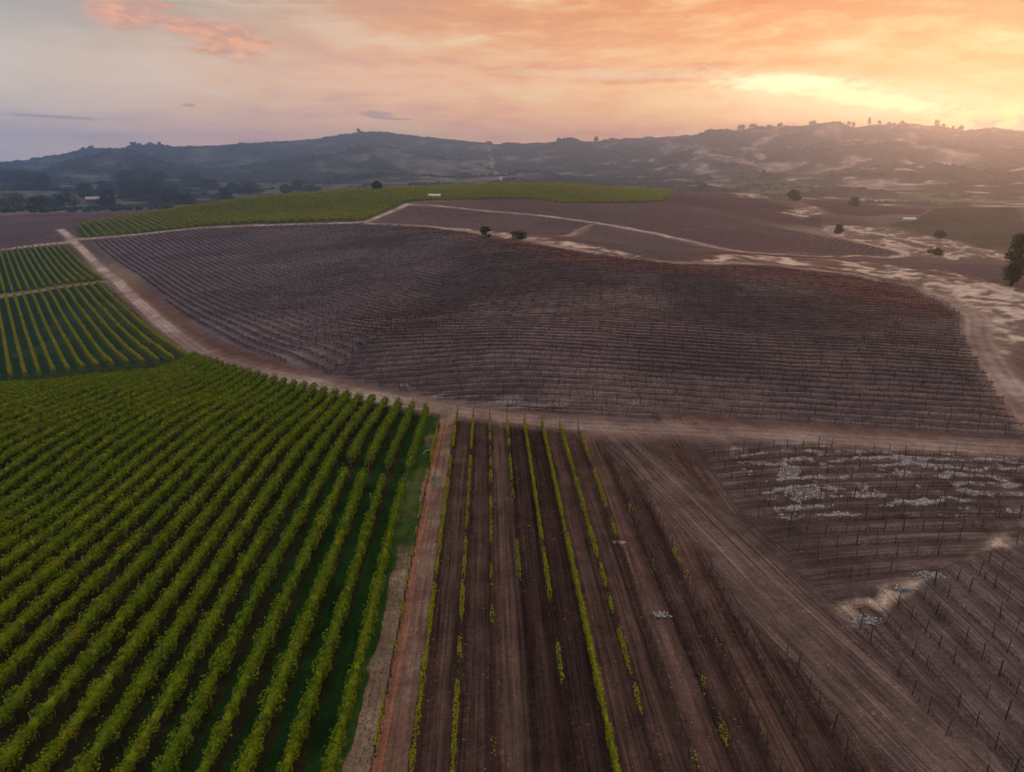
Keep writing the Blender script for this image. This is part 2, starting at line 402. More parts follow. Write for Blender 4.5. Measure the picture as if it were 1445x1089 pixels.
class MB:
    def __init__(s): s.v = []; s.q = []; s.t = []; s.n = 0
    def add(s, v, q=None, t=None):
        v = np.asarray(v, float)
        if q is not None and len(q): s.q.append(np.asarray(q) + s.n)
        if t is not None and len(t): s.t.append(np.asarray(t) + s.n)
        s.v.append(v); s.n += len(v)
    def bars(s, a, b, r0, r1=None, sides=4):
        """tapered prisms from points a to points b (n,3)"""
        a = np.atleast_2d(a).astype(float); b = np.atleast_2d(b).astype(float); n = len(a)
        r0 = np.broadcast_to(r0, n); r1 = r0 if r1 is None else np.broadcast_to(r1, n)
        d = b - a; d /= np.linalg.norm(d, axis=1)[:, None] + 1e-9
        ref = np.where(np.abs(d[:, 2:3]) > .9, [[1., 0, 0]], [[0, 0, 1.]])
        x = np.cross(d, ref); x /= np.linalg.norm(x, axis=1)[:, None] + 1e-9; y = np.cross(d, x)
        an = np.arange(sides) / sides * 2 * math.pi + .4
        ring = x[:, None] * np.cos(an)[None, :, None] + y[:, None] * np.sin(an)[None, :, None]
        v = np.concatenate([a[:, None] + ring * r0[:, None, None], b[:, None] + ring * r1[:, None, None]], 1)
        i = np.arange(sides); j = (i + 1) % sides
        q = np.stack([i, j, j + sides, i + sides], 1)
        base = (np.arange(n) * 2 * sides)[:, None, None]
        s.add(v.reshape(-1, 3), (q[None] + base).reshape(-1, 4))
        if sides == 4:
            cap = np.array([[4, 5, 6, 7]]); s.q.append((cap[None] + base).reshape(-1, 4) + s.n - len(v) * 2 * sides)
    def leaves(s, c, size, up=0.05, asp=1.0):
        c = np.asarray(c, float); n = len(c)
        d = rng.normal(size=(n, 3)); d[:, 2] = np.abs(d[:, 2]) + up; d /= np.linalg.norm(d, axis=1)[:, None]
        t = rng.normal(size=(n, 3)); x = np.cross(d, t); x /= np.linalg.norm(x, axis=1)[:, None] + 1e-9; y = np.cross(d, x)
        sz = np.broadcast_to(size, n) * rng.uniform(.7, 1.3, n) * .5
        x = x * sz[:, None]; y = y * sz[:, None] * asp
        nn = d * sz[:, None] * .35
        v = np.stack([c - x - nn * .5, c - y * .9 + nn, c + x - nn * .5, c + y + nn * .3], 1).reshape(-1, 3)
        s.add(v, np.arange(4 * n).reshape(-1, 4))
    def tube(s, pts, r, sides=5, closed=False):
        pts = np.asarray(pts, float); n = len(pts); r = np.broadcast_to(r, n)
        d = np.gradient(pts, axis=0); d /= np.linalg.norm(d, axis=1)[:, None] + 1e-9
        ref = np.array([0, 0, 1.]) if abs(d[:, 2]).mean() < .8 else np.array([1., 0, 0])
        x = np.cross(d, ref); x /= np.linalg.norm(x, axis=1)[:, None] + 1e-9; y = np.cross(x, d)
        an = np.arange(sides) / sides * 2 * math.pi
        v = pts[:, None] + (x[:, None] * np.cos(an)[None, :, None] + y[:, None] * np.sin(an)[None, :, None]) * r[:, None, None]
        i = np.arange(n - 1)[:, None] * sides; k = np.arange(sides)[None]
        q = np.stack([i + k, i + (k + 1) % sides, i + sides + (k + 1) % sides, i + sides + k], 2).reshape(-1, 4)
        s.add(v.reshape(-1, 3), q)
    def build(s, name, mat, sm=False):
        return mesh(name, np.concatenate(s.v), [np.concatenate(x) for x in (s.q, s.t) if x], mat, sm)

# ------------------------------------------------------------------ ground sheet
azs = np.r_[np.linspace(-112, -46, 60)[:-1], np.linspace(-46, -39, 30)[:-1], np.linspace(-39, 39, 800), np.linspace(39, 46, 30)[1:], np.linspace(46, 112, 60)[1:]]
rr = np.r_[np.linspace(1.5, 14, 10)[:-1], np.exp(np.linspace(math.log(14), math.log(6300), 1020))]
AZ, RR = np.meshgrid(np.radians(azs), rr)
GX = (RR * np.sin(AZ)).ravel(); GY = (RR * np.cos(AZ)).ravel()
GZ = H(GX, GY)
nA = len(azs); nR = len(rr)
N_ = len(GX); rad = np.hypot(GX, GY)
base = np.empty((N_, 3)); under = np.empty((N_, 3)); phi = np.zeros(N_); along = np.zeros(N_); mask = np.zeros((N_, 3)); zone = np.zeros(N_, int)
nz1 = fbm(GX / 14 , GY / 14, 4, 101); nz2 = fbm(GX / 45, GY / 45, 4, 102); nz3 = fbm((GX + .62 * GY) / 3.4, (GY - .62 * GX) / 3.4, 4, 103)
def lerp(a, b, t): return np.asarray(a) + (np.asarray(b) - np.asarray(a)) * t[:, None]
def put(w, c, u=None, p=None, al=None, mk=None):
    """blend an area of weight w into the attributes"""
    global base, under, phi, along, mask
    w = np.clip(w, 0, 1); k = w > 0
    if not k.any(): return
    wk = w[k][:, None]
    c = np.broadcast_to(np.asarray(c, float), (N_, 3))[k]
    u = c if u is None else np.broadcast_to(np.asarray(u, float), (N_, 3))[k]
    base[k] = base[k] * (1 - wk) + c * wk; under[k] = under[k] * (1 - wk) + u * wk
    hard = w > .5
    if p is not None: phi[hard] = np.broadcast_to(p, N_)[hard]; along[hard] = np.broadcast_to(al, N_)[hard]
    if mk is not None: mask[k] = mask[k] * (1 - wk) + np.asarray(mk, float)[None] * wk
def area(poly, soft=1.0):
    p = np.array(poly); x0, y0 = p.min(0) - 6; x1, y1 = p.max(0) + 6
    k = (GX > x0) & (GX < x1) & (GY > y0) & (GY < y1)
    w = np.zeros(N_); xs, ys = GX[k], GY[k]
    i = inpoly(xs, ys, poly); d = dline(xs, ys, poly, True)
    w[k] = np.clip(.5 + np.where(i, d, -d) / soft + nz3[k] * .35, 0, 1) * (np.where(i, 1, d < soft * 2))
    return w
PF = phi_fg(GX, GY); PFa = GY
soil = lerp((.078, .044, .032), (.110, .068, .052), sstep(-.5, .5, nz1))
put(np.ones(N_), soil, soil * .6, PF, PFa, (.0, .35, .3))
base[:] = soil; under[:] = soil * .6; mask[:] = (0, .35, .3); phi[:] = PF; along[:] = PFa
# valley: scrubby brown land with mixed plots
vall = sstep(260, 420, rad)
cell = vnoise(GX / 150 + fbm(GX / 90, GY / 90, 2, 8) * .5, GY / 110, 301)
vc = lerp((.085, .062, .055), (.15, .12, .09), sstep(.35, .8, cell)); vc = vc * (1 + .35 * nz2[:, None])
put(vall, vc, vc, PF, PFa, (0, .2, .1))
# far plain and mountains
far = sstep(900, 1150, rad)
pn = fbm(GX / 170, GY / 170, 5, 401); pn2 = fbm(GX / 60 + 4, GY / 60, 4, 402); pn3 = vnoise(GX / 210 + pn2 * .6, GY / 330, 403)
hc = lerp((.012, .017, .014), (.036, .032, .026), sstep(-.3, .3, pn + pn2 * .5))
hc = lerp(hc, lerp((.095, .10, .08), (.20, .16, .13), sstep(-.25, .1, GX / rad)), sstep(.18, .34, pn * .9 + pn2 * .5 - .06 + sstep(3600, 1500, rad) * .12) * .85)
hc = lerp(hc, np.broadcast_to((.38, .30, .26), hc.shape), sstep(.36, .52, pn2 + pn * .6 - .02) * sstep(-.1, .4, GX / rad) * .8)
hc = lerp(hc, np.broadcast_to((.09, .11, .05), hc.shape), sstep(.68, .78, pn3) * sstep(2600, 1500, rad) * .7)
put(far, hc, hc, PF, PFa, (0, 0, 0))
# green vineyard in front: grassy alleys to the right, bare soil to the left
rowk = PF
gv = sstep(-3.35, -3.6, rowk) * (np.clip(.5 + (-1) * 0, 0, 1) + .5) * (rad < 185)
_rp = np.array(ROAD); _ro = np.argsort(_rp[:, 0])
fgreen = (rowk < -3.4) & (GY < np.minimum(190, np.interp(GX, _rp[_ro, 0], _rp[_ro, 1]) - 2.5)) & (rad < 240) & (GX > -190)
gw = fgreen * 1.0
gn = sstep(-13, -7, rowk + nz1 * 3.0)
gc = lerp((.016, .021, .008), (.009, .031, .007), gn)
gc = gc * (1 + .5 * nz3[:, None])
gc = lerp(gc, np.broadcast_to((.018, .034, .008), gc.shape), sstep(115, 135, rad))
put(gw, gc, (.024, .017, .010), PF, PFa, (.9, .3, .1))
# grass verge right of the last green rows
rk = rowk + nz3 * .16 + nz1 * .22
put(((rk > -4.3) & (rowk < -3.05) & (GY < 104)) * 1., lerp((.020, .052, .010), (.055, .075, .022), sstep(-.4, .4, nz3 + nz1)), None, PF, PFa, (0, .2, .1))
put(((rk > -3.75) & (rowk < -3.0) & (GY < 104)) * sstep(.15, -.35, nz1 + (GY - 52) * .012) * .9, lerp((.15, .10, .078), (.21, .16, .125), sstep(-.3, .3, nz3)), None, PF, PFa, (0, .4, .8))
strip = (rk > -3.15) & (rk < -2.12) & (GY < 103)
put(strip * 1.0, lerp((.13, .082, .062), (.22, .17, .135), sstep(-.3, .4, nz1 + nz3 * .6)), None, PF, PFa, (0, .7, 1.))
put(strip * sstep(-.05, .3, nz1 + nz3 * .5 + .02) * (rk > -2.80) * .85, lerp((.03, .055, .02), (.075, .08, .045), sstep(-.3, .3, nz3)), None, PF, PFa, (0, .3, .5))
put(((rk > -3.12) & (rk < -2.84) & (GY < 103)) * sstep(-.6, -.1, nz3 + .2) * .85, (.20, .095, .062), None, PF, PFa, (0, .5, .3))
# bare vineyard in the middle, alternate alleys lighter
bf = (rowk > -2.15) & (rowk < 11.5) & (GY < 99)
alt = (vnoise(np.floor(rowk) * 1.7, rowk * 0, 55))
bc = lerp((.042, .027, .023), (.090, .059, .048), np.clip(alt * .8 + nz1 * .25, 0, 1))
bc = lerp(bc, np.broadcast_to((.030, .018, .015), bc.shape), ((np.floor(rowk) == 1) | (np.floor(rowk) == 2)) * .75)
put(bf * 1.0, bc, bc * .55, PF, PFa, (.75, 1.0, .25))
# right-hand plots
rp = (GX > 24) & (GY < 90) & (rowk > 9)
put(rp * 1.0, lerp((.048, .036, .036), (.092, .070, .067), sstep(-.4, .5, nz1 + nz2 * .5)), (.05, .035, .03), PF, PFa, (.5, .9, .5))
bd = np.interp(GX, [p[0] for p in BDY], [p[1] for p in BDY])
rb = rp & (GY > bd) & (GX > 25)
pb = (GY - rowcurve_b(GX) - 50) / 2.45
put(rb * 1.0, lerp((.050, .037, .036), (.098, .072, .067), sstep(-.4, .5, nz1 + nz2 * .5)), (.045, .033, .03), pb, GX, (.7, 1.0, .6))
# chalky streaks along the rows near the road
ch = rb * sstep(62.5, 69, GY - rowcurve_b(GX) * .8 + nz1 * 2.2) * sstep(28.0, 31, GX) * sstep(84.5, 82, GY + .2 * (GX - 68))
def chalk(x, p):
    fr = np.abs((p + .12 * fbm(x / 3, p, 2, 9)) % 1 - .5)
    fr = np.abs((p + .55 * fbm(x / 7, p / 2, 2, 10) + .2 * fbm(x / 1.5, p, 2, 11)) % 1 - .5)
    ln = np.exp(-(fr / .15) ** 2)
    return ln * sstep(-.38, .12, fbm(x / 5.5, p * .7, 4, 222)) * (.55 + .9 * sstep(-.2, .3, fbm(x / .9, p * 3, 3, 223))) + .5 * sstep(.15, .45, fbm(x / 2.2, p * 1.2, 3, 224))
cs = np.zeros(N_); k_ = ch > 0; cs[k_] = chalk(GX[k_], pb[k_])
put(ch * sstep(.2, 1.0, cs) * .55, (.34, .315, .31), (.26, .235, .225), pb, GX, (.4, .6, 1))
# bank with dry grass between the plots
dB = dline(GX, GY, BDY)
put((dB < 4) * sstep(1.5, .2, dB + nz1 * 2.2 + nz3 * .6) * (GX > 27) * sstep(-.3, .2, nz1 + nz3 * .7 + .1), (.33, .275, .225), None, PF, PFa, (0, .6, .8))
# diagonal dirt track
dT = dline(GX, GY, TRACK)
tw = sstep(4.9, 1.8, dT + nz1 * 2.6) * (rad < 105)
tph = (GX - np.interp(GY, [p[1] for p in TRACK][::-1], [p[0] for p in TRACK][::-1])) / 2.5
tcx = lerp((.058, .042, .038), (.094, .070, .062), sstep(-.4, .4, nz1 + nz2))
tcx = lerp(tcx, np.broadcast_to((.135, .10, .088), tcx.shape), np.exp(-((np.abs(tph + .15 * nz1) - .5) / .14) ** 2) * .6)
put(tw, tcx, tcx, tph, GY, (0, 1.0, .8))
put(sstep(9, 2, dline(GX, GY, [(-2, 99), (60, 85)])) * (GX > 9) * (GX < 40) * sstep(-.3, .5, nz1 + .3) * (dT < 14) * .7, (.17, .115, .095), None, tph, GY, (0, .7, .8))
# block A, two plots of grassed vineyard
g1 = (.014, .036, .020)
for bp in (BLOCKA, BLOCKA2):
    put(area(bp, 2.5), lerp(g1, (.030, .050, .030), sstep(0, .6, nz1)), (.05, .06, .02), phi_a(GX, GY), GX * -.596 + GY * .803, (.8, .4, .1))
# brown hill
hw = area(HILL, 3)
isL = ~inpoly(GX, GY, SPLITP)
hcx = lerp((.082, .061, .063), (.130, .101, .101), sstep(-.5, .5, nz2 + nz1 * .4))
hcx = lerp(hcx, np.broadcast_to((.115, .098, .112), hcx.shape), sstep(40, -100, GX) * .85)
hcx = lerp(hcx, np.broadcast_to((.052, .044, .050), hcx.shape), sstep(.12, .5, fbm(GX / 70 + 3, GY / 120, 3, 77)) * .75)
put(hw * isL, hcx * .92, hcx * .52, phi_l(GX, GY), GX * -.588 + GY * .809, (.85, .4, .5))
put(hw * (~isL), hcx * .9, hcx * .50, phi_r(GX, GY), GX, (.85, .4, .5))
rbw = area(REDBAND, 8)
put(rbw * hw * .65, (.125, .048, .042), (.06, .025, .022), None, None, (.5, .3, .1))
chh = hw * sstep(9, 3, phi_r(GX, GY)) * sstep(.3, .5, fbm(GX / 7, GY / 2.2, 3, 88)) * (GX < 20) * (GX > -50)
put(chh * .3, (.33, .30, .28))
# green hill
put(area(GREENHILL, 3), lerp((.014, .028, .010), (.04, .055, .014), sstep(-.3, .5, nz2)), (.08, .10, .02), phi_g(GX, GY), GX, (.6, .2, 0))
for poly, a_, c_ in FIELDS:
    sc = 1 if a_ >= 0 else -1; aa = R_(a_)
    put(area(poly, 3) , np.array(c_) * (1 + .25 * nz2[:, None]) * 1.1, np.array(c_) * .55, (GX * math.cos(aa) + GY * math.sin(aa)) / 3.6, GX * math.sin(aa) - GY * math.cos(aa), (.8, .7, .1))
pg = ridged(GX / 9 + nz2 * 1.5, GY / 22 - GX / 60, 5, 150) * 2.2 - 1.45
for poly in PALE:
    put(area(poly, 5) * sstep(-.75, -.1, pg + .1), lerp((.13, .095, .078), (.42, .35, .29), sstep(-.1, .45, pg + nz3 * .6)), None, PF, PFa, (0, 0, .6))
# verges and roads
stc = fbm(GX / 30 + GY / 90, GY / 16, 4, 333)
inh = (rad > 100) & (rad < 480)
put(hw * sstep(20, 3, dline(GX, GY, SPLIT) + nz2 * 9) * .6, (.045, .037, .040))
put(inh * hw * sstep(.1, .5, stc) * .28, (.165, .125, .11))
put(inh * hw * sstep(-.1, -.45, stc) * .55, (.06, .042, .042))
for pts, hwid, st in ROADS:
    p = np.array(pts); k = (GX > p[:, 0].min() - 14) & (GX < p[:, 0].max() + 14) & (GY > p[:, 1].min() - 14) & (GY < p[:, 1].max() + 14)
    d = np.full(N_, 1e9); d[k] = dline(GX[k], GY[k], pts)
    put(sstep(hwid * 2.2, hwid * 1.0, d + nz1 * 1.3) * .6 * st, lerp((.14, .10, .085), (.20, .165, .13), sstep(-.4, .4, nz1)), None, None, None, (0, .3, .6))
    rc = lerp((.17, .125, .108), (.27, .215, .19), sstep(-.4, .4, nz1))
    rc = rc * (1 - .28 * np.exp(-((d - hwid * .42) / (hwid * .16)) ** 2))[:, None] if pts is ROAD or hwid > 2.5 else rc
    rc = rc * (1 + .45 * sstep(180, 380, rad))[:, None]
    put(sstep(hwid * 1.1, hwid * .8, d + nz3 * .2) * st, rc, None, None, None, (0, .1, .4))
    zone[(d < hwid) & (st > .4) & (rad < 1300)] = 1
zone[rad > 1700] = 2
V = np.c_[GX, GY, GZ]
ii, jj = np.meshgrid(np.arange(nR - 1), np.arange(nA - 1), indexing='ij')
q0 = (ii * nA + jj).ravel(); Qf = np.stack([q0, q0 + 1, q0 + nA + 1, q0 + nA], 1)
fz = zone[Qf[:, 0]]
AT = dict(base=base, under=under, phi=phi, along=along, mask=mask)
# analytic smooth normals shared by all sheets
e1 = (V.reshape(nR, nA, 3)[:, 1:] - V.reshape(nR, nA, 3)[:, :-1]); e1 = np.concatenate([e1, e1[:, -1:]], 1)
e2 = (V.reshape(nR, nA, 3)[1:] - V.reshape(nR, nA, 3)[:-1]); e2 = np.concatenate([e2, e2[-1:]], 0)
NRM = np.cross(e1, e2).reshape(-1, 3); NRM /= np.linalg.norm(NRM, axis=1)[:, None]
for zi, nm in enumerate(('ground', 'dirt_road', 'hills')):
    fq = Qf[fz == zi]; us = np.unique(fq); rm = np.zeros(N_, np.int32); rm[us] = np.arange(len(us))
    me = mesh(nm, V[us], rm[fq], M['ground'], True, {k: a[us] for k, a in AT.items()})
    me.normals_split_custom_set_from_vertices(NRM[us].tolist())
    tag(link(nm, me), {'ground': 'ploughed brown and grassy rolling ground of the vineyards', 'dirt_road': 'pale dirt farm roads winding between the vineyard blocks', 'hills': 'hazy scrub covered hills along the horizon'}[nm], None, None, 'structure')

# ------------------------------------------------------------------ number words
ORD = ['first', 'second', 'third', 'fourth', 'fifth', 'sixth', 'seventh', 'eighth', 'ninth', 'tenth', 'eleventh', 'twelfth', 'thirteenth', 'fourteenth', 'fifteenth', 'sixteenth', 'seventeenth', 'eighteenth', 'nineteenth']
TEN = {2: 'twent', 3: 'thirt', 4: 'fort', 5: 'fift', 6: 'sixt', 7: 'sevent', 8: 'eight', 9: 'ninet'}
def nth(n):
    if n <= 19: return ORD[n - 1]
    t, o = divmod(n, 10)
    return TEN[t] + ('ieth' if o == 0 else 'y-' + ORD[o - 1])

# ------------------------------------------------------------------ vine rows
def path_z(xs, ys): return H(xs, ys)
def foliage_mesh(xs, ys, zs, dens, leaf, hw=.42, hh=.58, hc=1.22, cover=None, mat='vine', core=True, seed=0):
    """xs, ys, zs: points every ds along the row; cover(s) in 0..1 says where leaves grow"""
    s = np.r_[0, np.cumsum(np.hypot(np.diff(xs), np.diff(ys)))]; Lg = s[-1]
    if Lg < .5: return None
    tx = np.gradient(xs, s); ty = np.gradient(ys, s); tl = np.hypot(tx, ty); nx = ty / tl; ny = -tx / tl
    n = rng.poisson(Lg * dens); t = rng.uniform(0, Lg, n)
    if cover is not None: t = t[rng.uniform(size=n) < np.interp(t, s, cover)]
    n = len(t)
    b = MB()
    ph = rng.uniform(0, 99)
    lump = 1 + .24 * np.sin(t / 1.8 * 2 * math.pi + ph + 1.5 * vnoise(t / 5, t * 0, seed)) +   .75 * (vnoise(t / 1.1, t * 0 + seed, 5) - .5) + .4 * (vnoise(t / .45, t * 0 + seed, 6) - .5)
    if n:
        th = rng.uniform(0, 2 * math.pi, n); rr_ = rng.uniform(.62, 1.1, n)
        shoot = rng.uniform(size=n) < .08
        ox = np.cos(th) * rr_ * hw * lump; oz = np.sin(th) * rr_ * hh * lump
        oz = np.where(shoot, oz + rng.uniform(0, .55, n), oz)
        px = np.interp(t, s, xs) + ox * np.interp(t, s, nx); py = np.interp(t, s, ys) + ox * np.interp(t, s, ny)
        b.leaves(np.c_[px, py, np.interp(t, s, zs) + hc + oz], leaf)
    if core:
        m = max(3, int(Lg / .9)); tt = np.linspace(0, Lg, m)
        cv = np.ones(m) if cover is None else np.clip(np.interp(tt, s, cover) * 1.4 - .1, 0, 1)
        l2 = (1 + .5 * (vnoise(tt / 1.1, tt * 0 + seed, 5) - .5)) * cv
        l2[0] = l2[-1] = 0.15 * cv[0]
        an = np.arange(6) / 6 * 2 * math.pi
        cxx = np.interp(tt, s, xs); cyy = np.interp(tt, s, ys); czz = np.interp(tt, s, zs) + hc
        ox = np.cos(an)[None] * (hw * .72 * l2)[:, None]; oz = np.sin(an)[None] * (hh * .75 * l2)[:, None]
        v = np.stack([cxx[:, None] + ox * np.interp(tt, s, nx)[:, None], cyy[:, None] + ox * np.interp(tt, s, ny)[:, None], czz[:, None] + oz], 2)
        i = np.arange(m - 1); ok = (cv[:-1] > .15) & (cv[1:] > .15); i = i[ok][:, None] * 6; k = np.arange(6)[None]
        if len(i): b.add(v.reshape(-1, 3), np.stack([i + k, i + (k + 1) % 6, i + 6 + (k + 1) % 6, i + 6 + k], 2).reshape(-1, 4))
    if b.n == 0 or not (b.q): return None
    return b.build('foliage', M[mat])
def rowpts(f, a, b_, step=.9):
    t = np.linspace(a, b_, max(3, int(abs(b_ - a) / step)))
    xs, ys = f(t); return xs, ys, H(xs, ys)
def trellis_mesh(xs, ys, zs, vine=1.8, posts=7.2, wire=True, hp=2.1, trunk_r=.035):
    s = np.r_[0, np.cumsum(np.hypot(np.diff(xs), np.diff(ys)))]; b = MB()
    def at(t, h): return np.c_[np.interp(t, s, xs), np.interp(t, s, ys), np.interp(t, s, zs) + h]
    t = np.arange(.3, s[-1], vine)
    if len(t):
        j = rng.uniform(-.12, .12, len(t)); b.bars(at(t, -.05), at(t + j, .95), trunk_r, trunk_r * .7, 4)
    t = np.arange(0, s[-1] + .01, posts); b.bars(at(t, -.1), at(t, hp), .05, .05, 4)
    if wire:
        t = np.arange(0, s[-1], 3.0)
        b.tube(at(t, .95), .02, 3)
    return b.build('trellis', M['wood'])
STAKE = None
def stake_mesh():
    b = MB(); b.bars([[0, 0, -.15]], [[.0, .0, .95]], .045, .042); b.bars([[0, 0, .95]], [[.02, .01, 1.75]], .042, .036)
    b.bars([[0, 0, 1.75]], [[.02, .01, 1.78]], .036, .02)
    return b.build('stake', M['stake'])
STAKE = stake_mesh()
def stakes(parent, xs, ys, zs, gap=1.85, hmul=1.0, jit=.06, org=None, skip=0.04):
    s = np.r_[0, np.cumsum(np.hypot(np.diff(xs), np.diff(ys)))]
    t = np.arange(0, s[-1], gap); t = t + rng.uniform(-.12, .12, len(t))
    if len(t) > 99: t = t[:99]
    o = parent.location
    for q in t:
        if rng.uniform() < skip: continue
        x, y, z = (float(np.interp(q, s, a)) for a in (xs, ys, zs))
        c = link('stake', STAKE, parent, (x - o[0], y - o[1], z - o[2]))
        c.rotation_euler = (rng.normal() * jit, rng.normal() * jit, rng.uniform(0, 6)); k = hmul * rng.uniform(.85, 1.1); c.scale = (1, 1, k)
        if rng.uniform() < .12: c.scale = (1.5, 1.5, k * 1.05)
def shift(me, o):
    n = len(me.vertices); a = np.empty(n * 3, np.float32); me.vertices.foreach_get('co', a)
    a = a.reshape(-1, 3) - np.array(o, np.float32); me.vertices.foreach_set('co', a.ravel()); me.update(); return me
def root(name, xs, ys, zs, label, cat, group):
    i = len(xs) // 2
    return empty(name, (float(xs[i]), float(ys[i]), float(zs[i])), label, cat, group)
def addp(name, me, r):
    if me is None: return None
    return link(name, shift(me, tuple(r.location)), r)

# green vineyard, rows counted leftward from the reddish dirt strip
def road_y(x):
    """Y of the near edge of the road at plan position x"""
    p = np.array(ROAD); o = np.argsort(p[:, 0]); return np.interp(x, p[o, 0], p[o, 1])
for k in range(-4, -45, -1):
    x0 = 2.5 * k
    yn = max(22, -x0 * .72)
    # far end: where the row meets the road or the edge of the block
    ys_ = np.arange(yn, 175, .5); xs_ = x0 - .034 * ys_
    blk = np.interp(-xs_, [0, 66, 80, 130], [400, 400, 140.5, 137.5])
    bad = (ys_ > road_y(xs_) - 4.2 ) | (ys_ > blk)
    yf = ys_[np.argmax(bad)] if bad.any() else 150
    segs = [(yn, yf)]
    if k >= -7: g = 73.5 + (-4 - k) * 1.0; segs = [(yn, g), (g + 3.2, yf)]
    n = -3 - k
    r = None; meshes = []
    for (a, bb) in segs:
        xs, ys, zs = rowpts(lambda t: (x0 - .034 * t + .12 * np.sin(t * .13 + k), t), a, bb)
        if r is None: r = root('green_vine_row', xs, ys, zs, f'{nth(n)} leafy green vine row to the left of the reddish dirt strip', 'vine row', 'leafy rows of the green vineyard in front')
        md = (a + bb) / 2
        parts = [(a, min(bb, 62), 270, .155), (max(a, 62), min(bb, 95), 150, .20), (max(a, 95), bb, 85, .27)]
        for (p0, p1, dens, lf) in parts:
            if p1 - p0 < 1: continue
            x2, y2, z2 = rowpts(lambda t: (x0 - .034 * t + .12 * np.sin(t * .13 + k), t), p0, p1)
            thin = None
            if k == -4: thin = np.clip(.75 + .6 * np.array(fbm(y2 / 4, y2 * 0, 2, 9)), .35, 1)
            addp('foliage', foliage_mesh(x2, y2, z2, dens, lf, hw=.51 if k < -5 else .40, cover=thin, seed=abs(k)), r)
        addp('trellis', trellis_mesh(xs, ys, zs, 1.8, 7.2), r)

# bare vineyard in the middle, rows counted rightward from the strip
def covf(spec, seed):
    """spec: list of (Y0, Y1, density, patchiness)"""
    def f(y):
        c = np.zeros_like(y)
        for a, b_, d, pt in spec:
            m = (y >= a) & (y <= b_)
            v = np.clip((vnoise(y / 2.2 + seed * 3.1, y * 0, seed) - pt) * 5, 0, 1) * d
            c = np.where(m, v, c)
        return c
    return f
MID = {-3: [(22, 62, .8, .62), (62, 76, .6, .6), (76, 104, .9, .3)], -2: [(22, 48, .95, .56), (48, 102, .9, .3)], -1: [(22, 46, .9, .6), (46, 70, .95, .40), (70, 102, .85, .2)],
       0: [(22, 60, .8, .80), (60, 102, .55, .45)], 1: [(22, 55, .8, .80), (55, 75, .3, .6), (75, 102, .55, .30)], 2: [(22, 50, .5, .74), (50, 60, .9, .40), (60, 102, 1, .05)],
       3: [(22, 54, 1.2, .04), (54, 102, 1, .05)], 4: [(22, 52, .9, .68), (52, 58, .9, .5), (58, 102, 1, .06)], 5: [(22, 56, .6, .84), (56, 66, .8, .6), (66, 102, .7, .25)],
       6: [(22, 40, .8, .78), (40, 60, .5, .84), (60, 75, .4, .8)], 7: [(34, 46, .7, .72), (52, 62, .6, .66)]}
LOOK = {-3: 'patchy row of yellow-green vines along the left of the reddish dirt strip', -2: 'yellow-green vine row along the right edge of the reddish dirt strip',
        3: 'brightest, fully leafed yellow vine row running down the brown field', }
for k in range(-3, 12):
    x0 = 2.5 * k
    a = 22
    tr_y = [p[1] for p in TRACK][::-1]; tr_x = [p[0] for p in TRACK][::-1]
    yy = np.arange(a, 102, .5); bad = (x0 - .034 * yy > np.interp(yy, tr_y, tr_x) - 4.6) | (yy > road_y(x0 - .034 * yy) - 3.4)
    bb = yy[np.argmax(bad)] if bad.any() else 96
    if bb - a < 4: continue
    xs, ys, zs = rowpts(lambda t: (x0 - .034 * t, t), a, bb)
    lab = LOOK.get(k) or (f'{nth(k + 3)} row right of the reddish dirt strip, ' + ('with patchy yellow-green vines' if k in (-1, 2, 4, 5) else 'almost bare with dark stakes'))
    r = root('sparse_vine_row', xs, ys, zs, lab, 'vine row', 'sparse rows of the brown field in front')
    if k in MID:
        cv = covf(MID[k], k + 20)(ys)
        fat = 1.15 if k == 3 else 1.0
        me = foliage_mesh(xs, ys, zs, 190 if k == 3 else 130, .13, hw=.13 * fat, hh=.38 * fat, hc=1.05, cover=cv, mat='vine_y', core=k == 3, seed=k + 30)
        addp('foliage', me, r)
    b = MB(); t = np.arange(0, len(xs))
    if k <= 5:
        b.tube(np.c_[xs, ys, zs + .85 + .03 * np.sin(ys * 2.1)], .028, 4)
        b.tube(np.c_[xs, ys, zs + .42], .016, 3)
    else:
        b.tube(np.c_[xs, ys, zs + .45], .016, 3)
    # bare canes
    n = int((bb - a) * (5 if k <= 5 else 2)); cy_ = rng.uniform(a, bb, n); cx_ = x0 - .034 * cy_; cz_ = np.interp(cy_, ys, zs)
    p0 = np.c_[cx_, cy_, cz_ + rng.uniform(.1, .8, n)]; p1 = p0 + np.c_[rng.normal(0, .14, n), rng.normal(0, .3, n), rng.uniform(.15, .6, n)]
    b.bars(p0, p1, .014, .007, 3)
    addp('cordon', b.build('cordon', M['twig']), r)
    stakes(r, xs, ys, zs, 1.85, 1.0 if k > 5 else .72, .04)
    e = MB(); e.bars([[xs[-1], ys[-1], zs[-1] - .2]], [[xs[-1], ys[-1] + .25, zs[-1] + 1.95]], .07, .06, 6)
    addp('end_post', e.build('end_post', M['wood']), r)

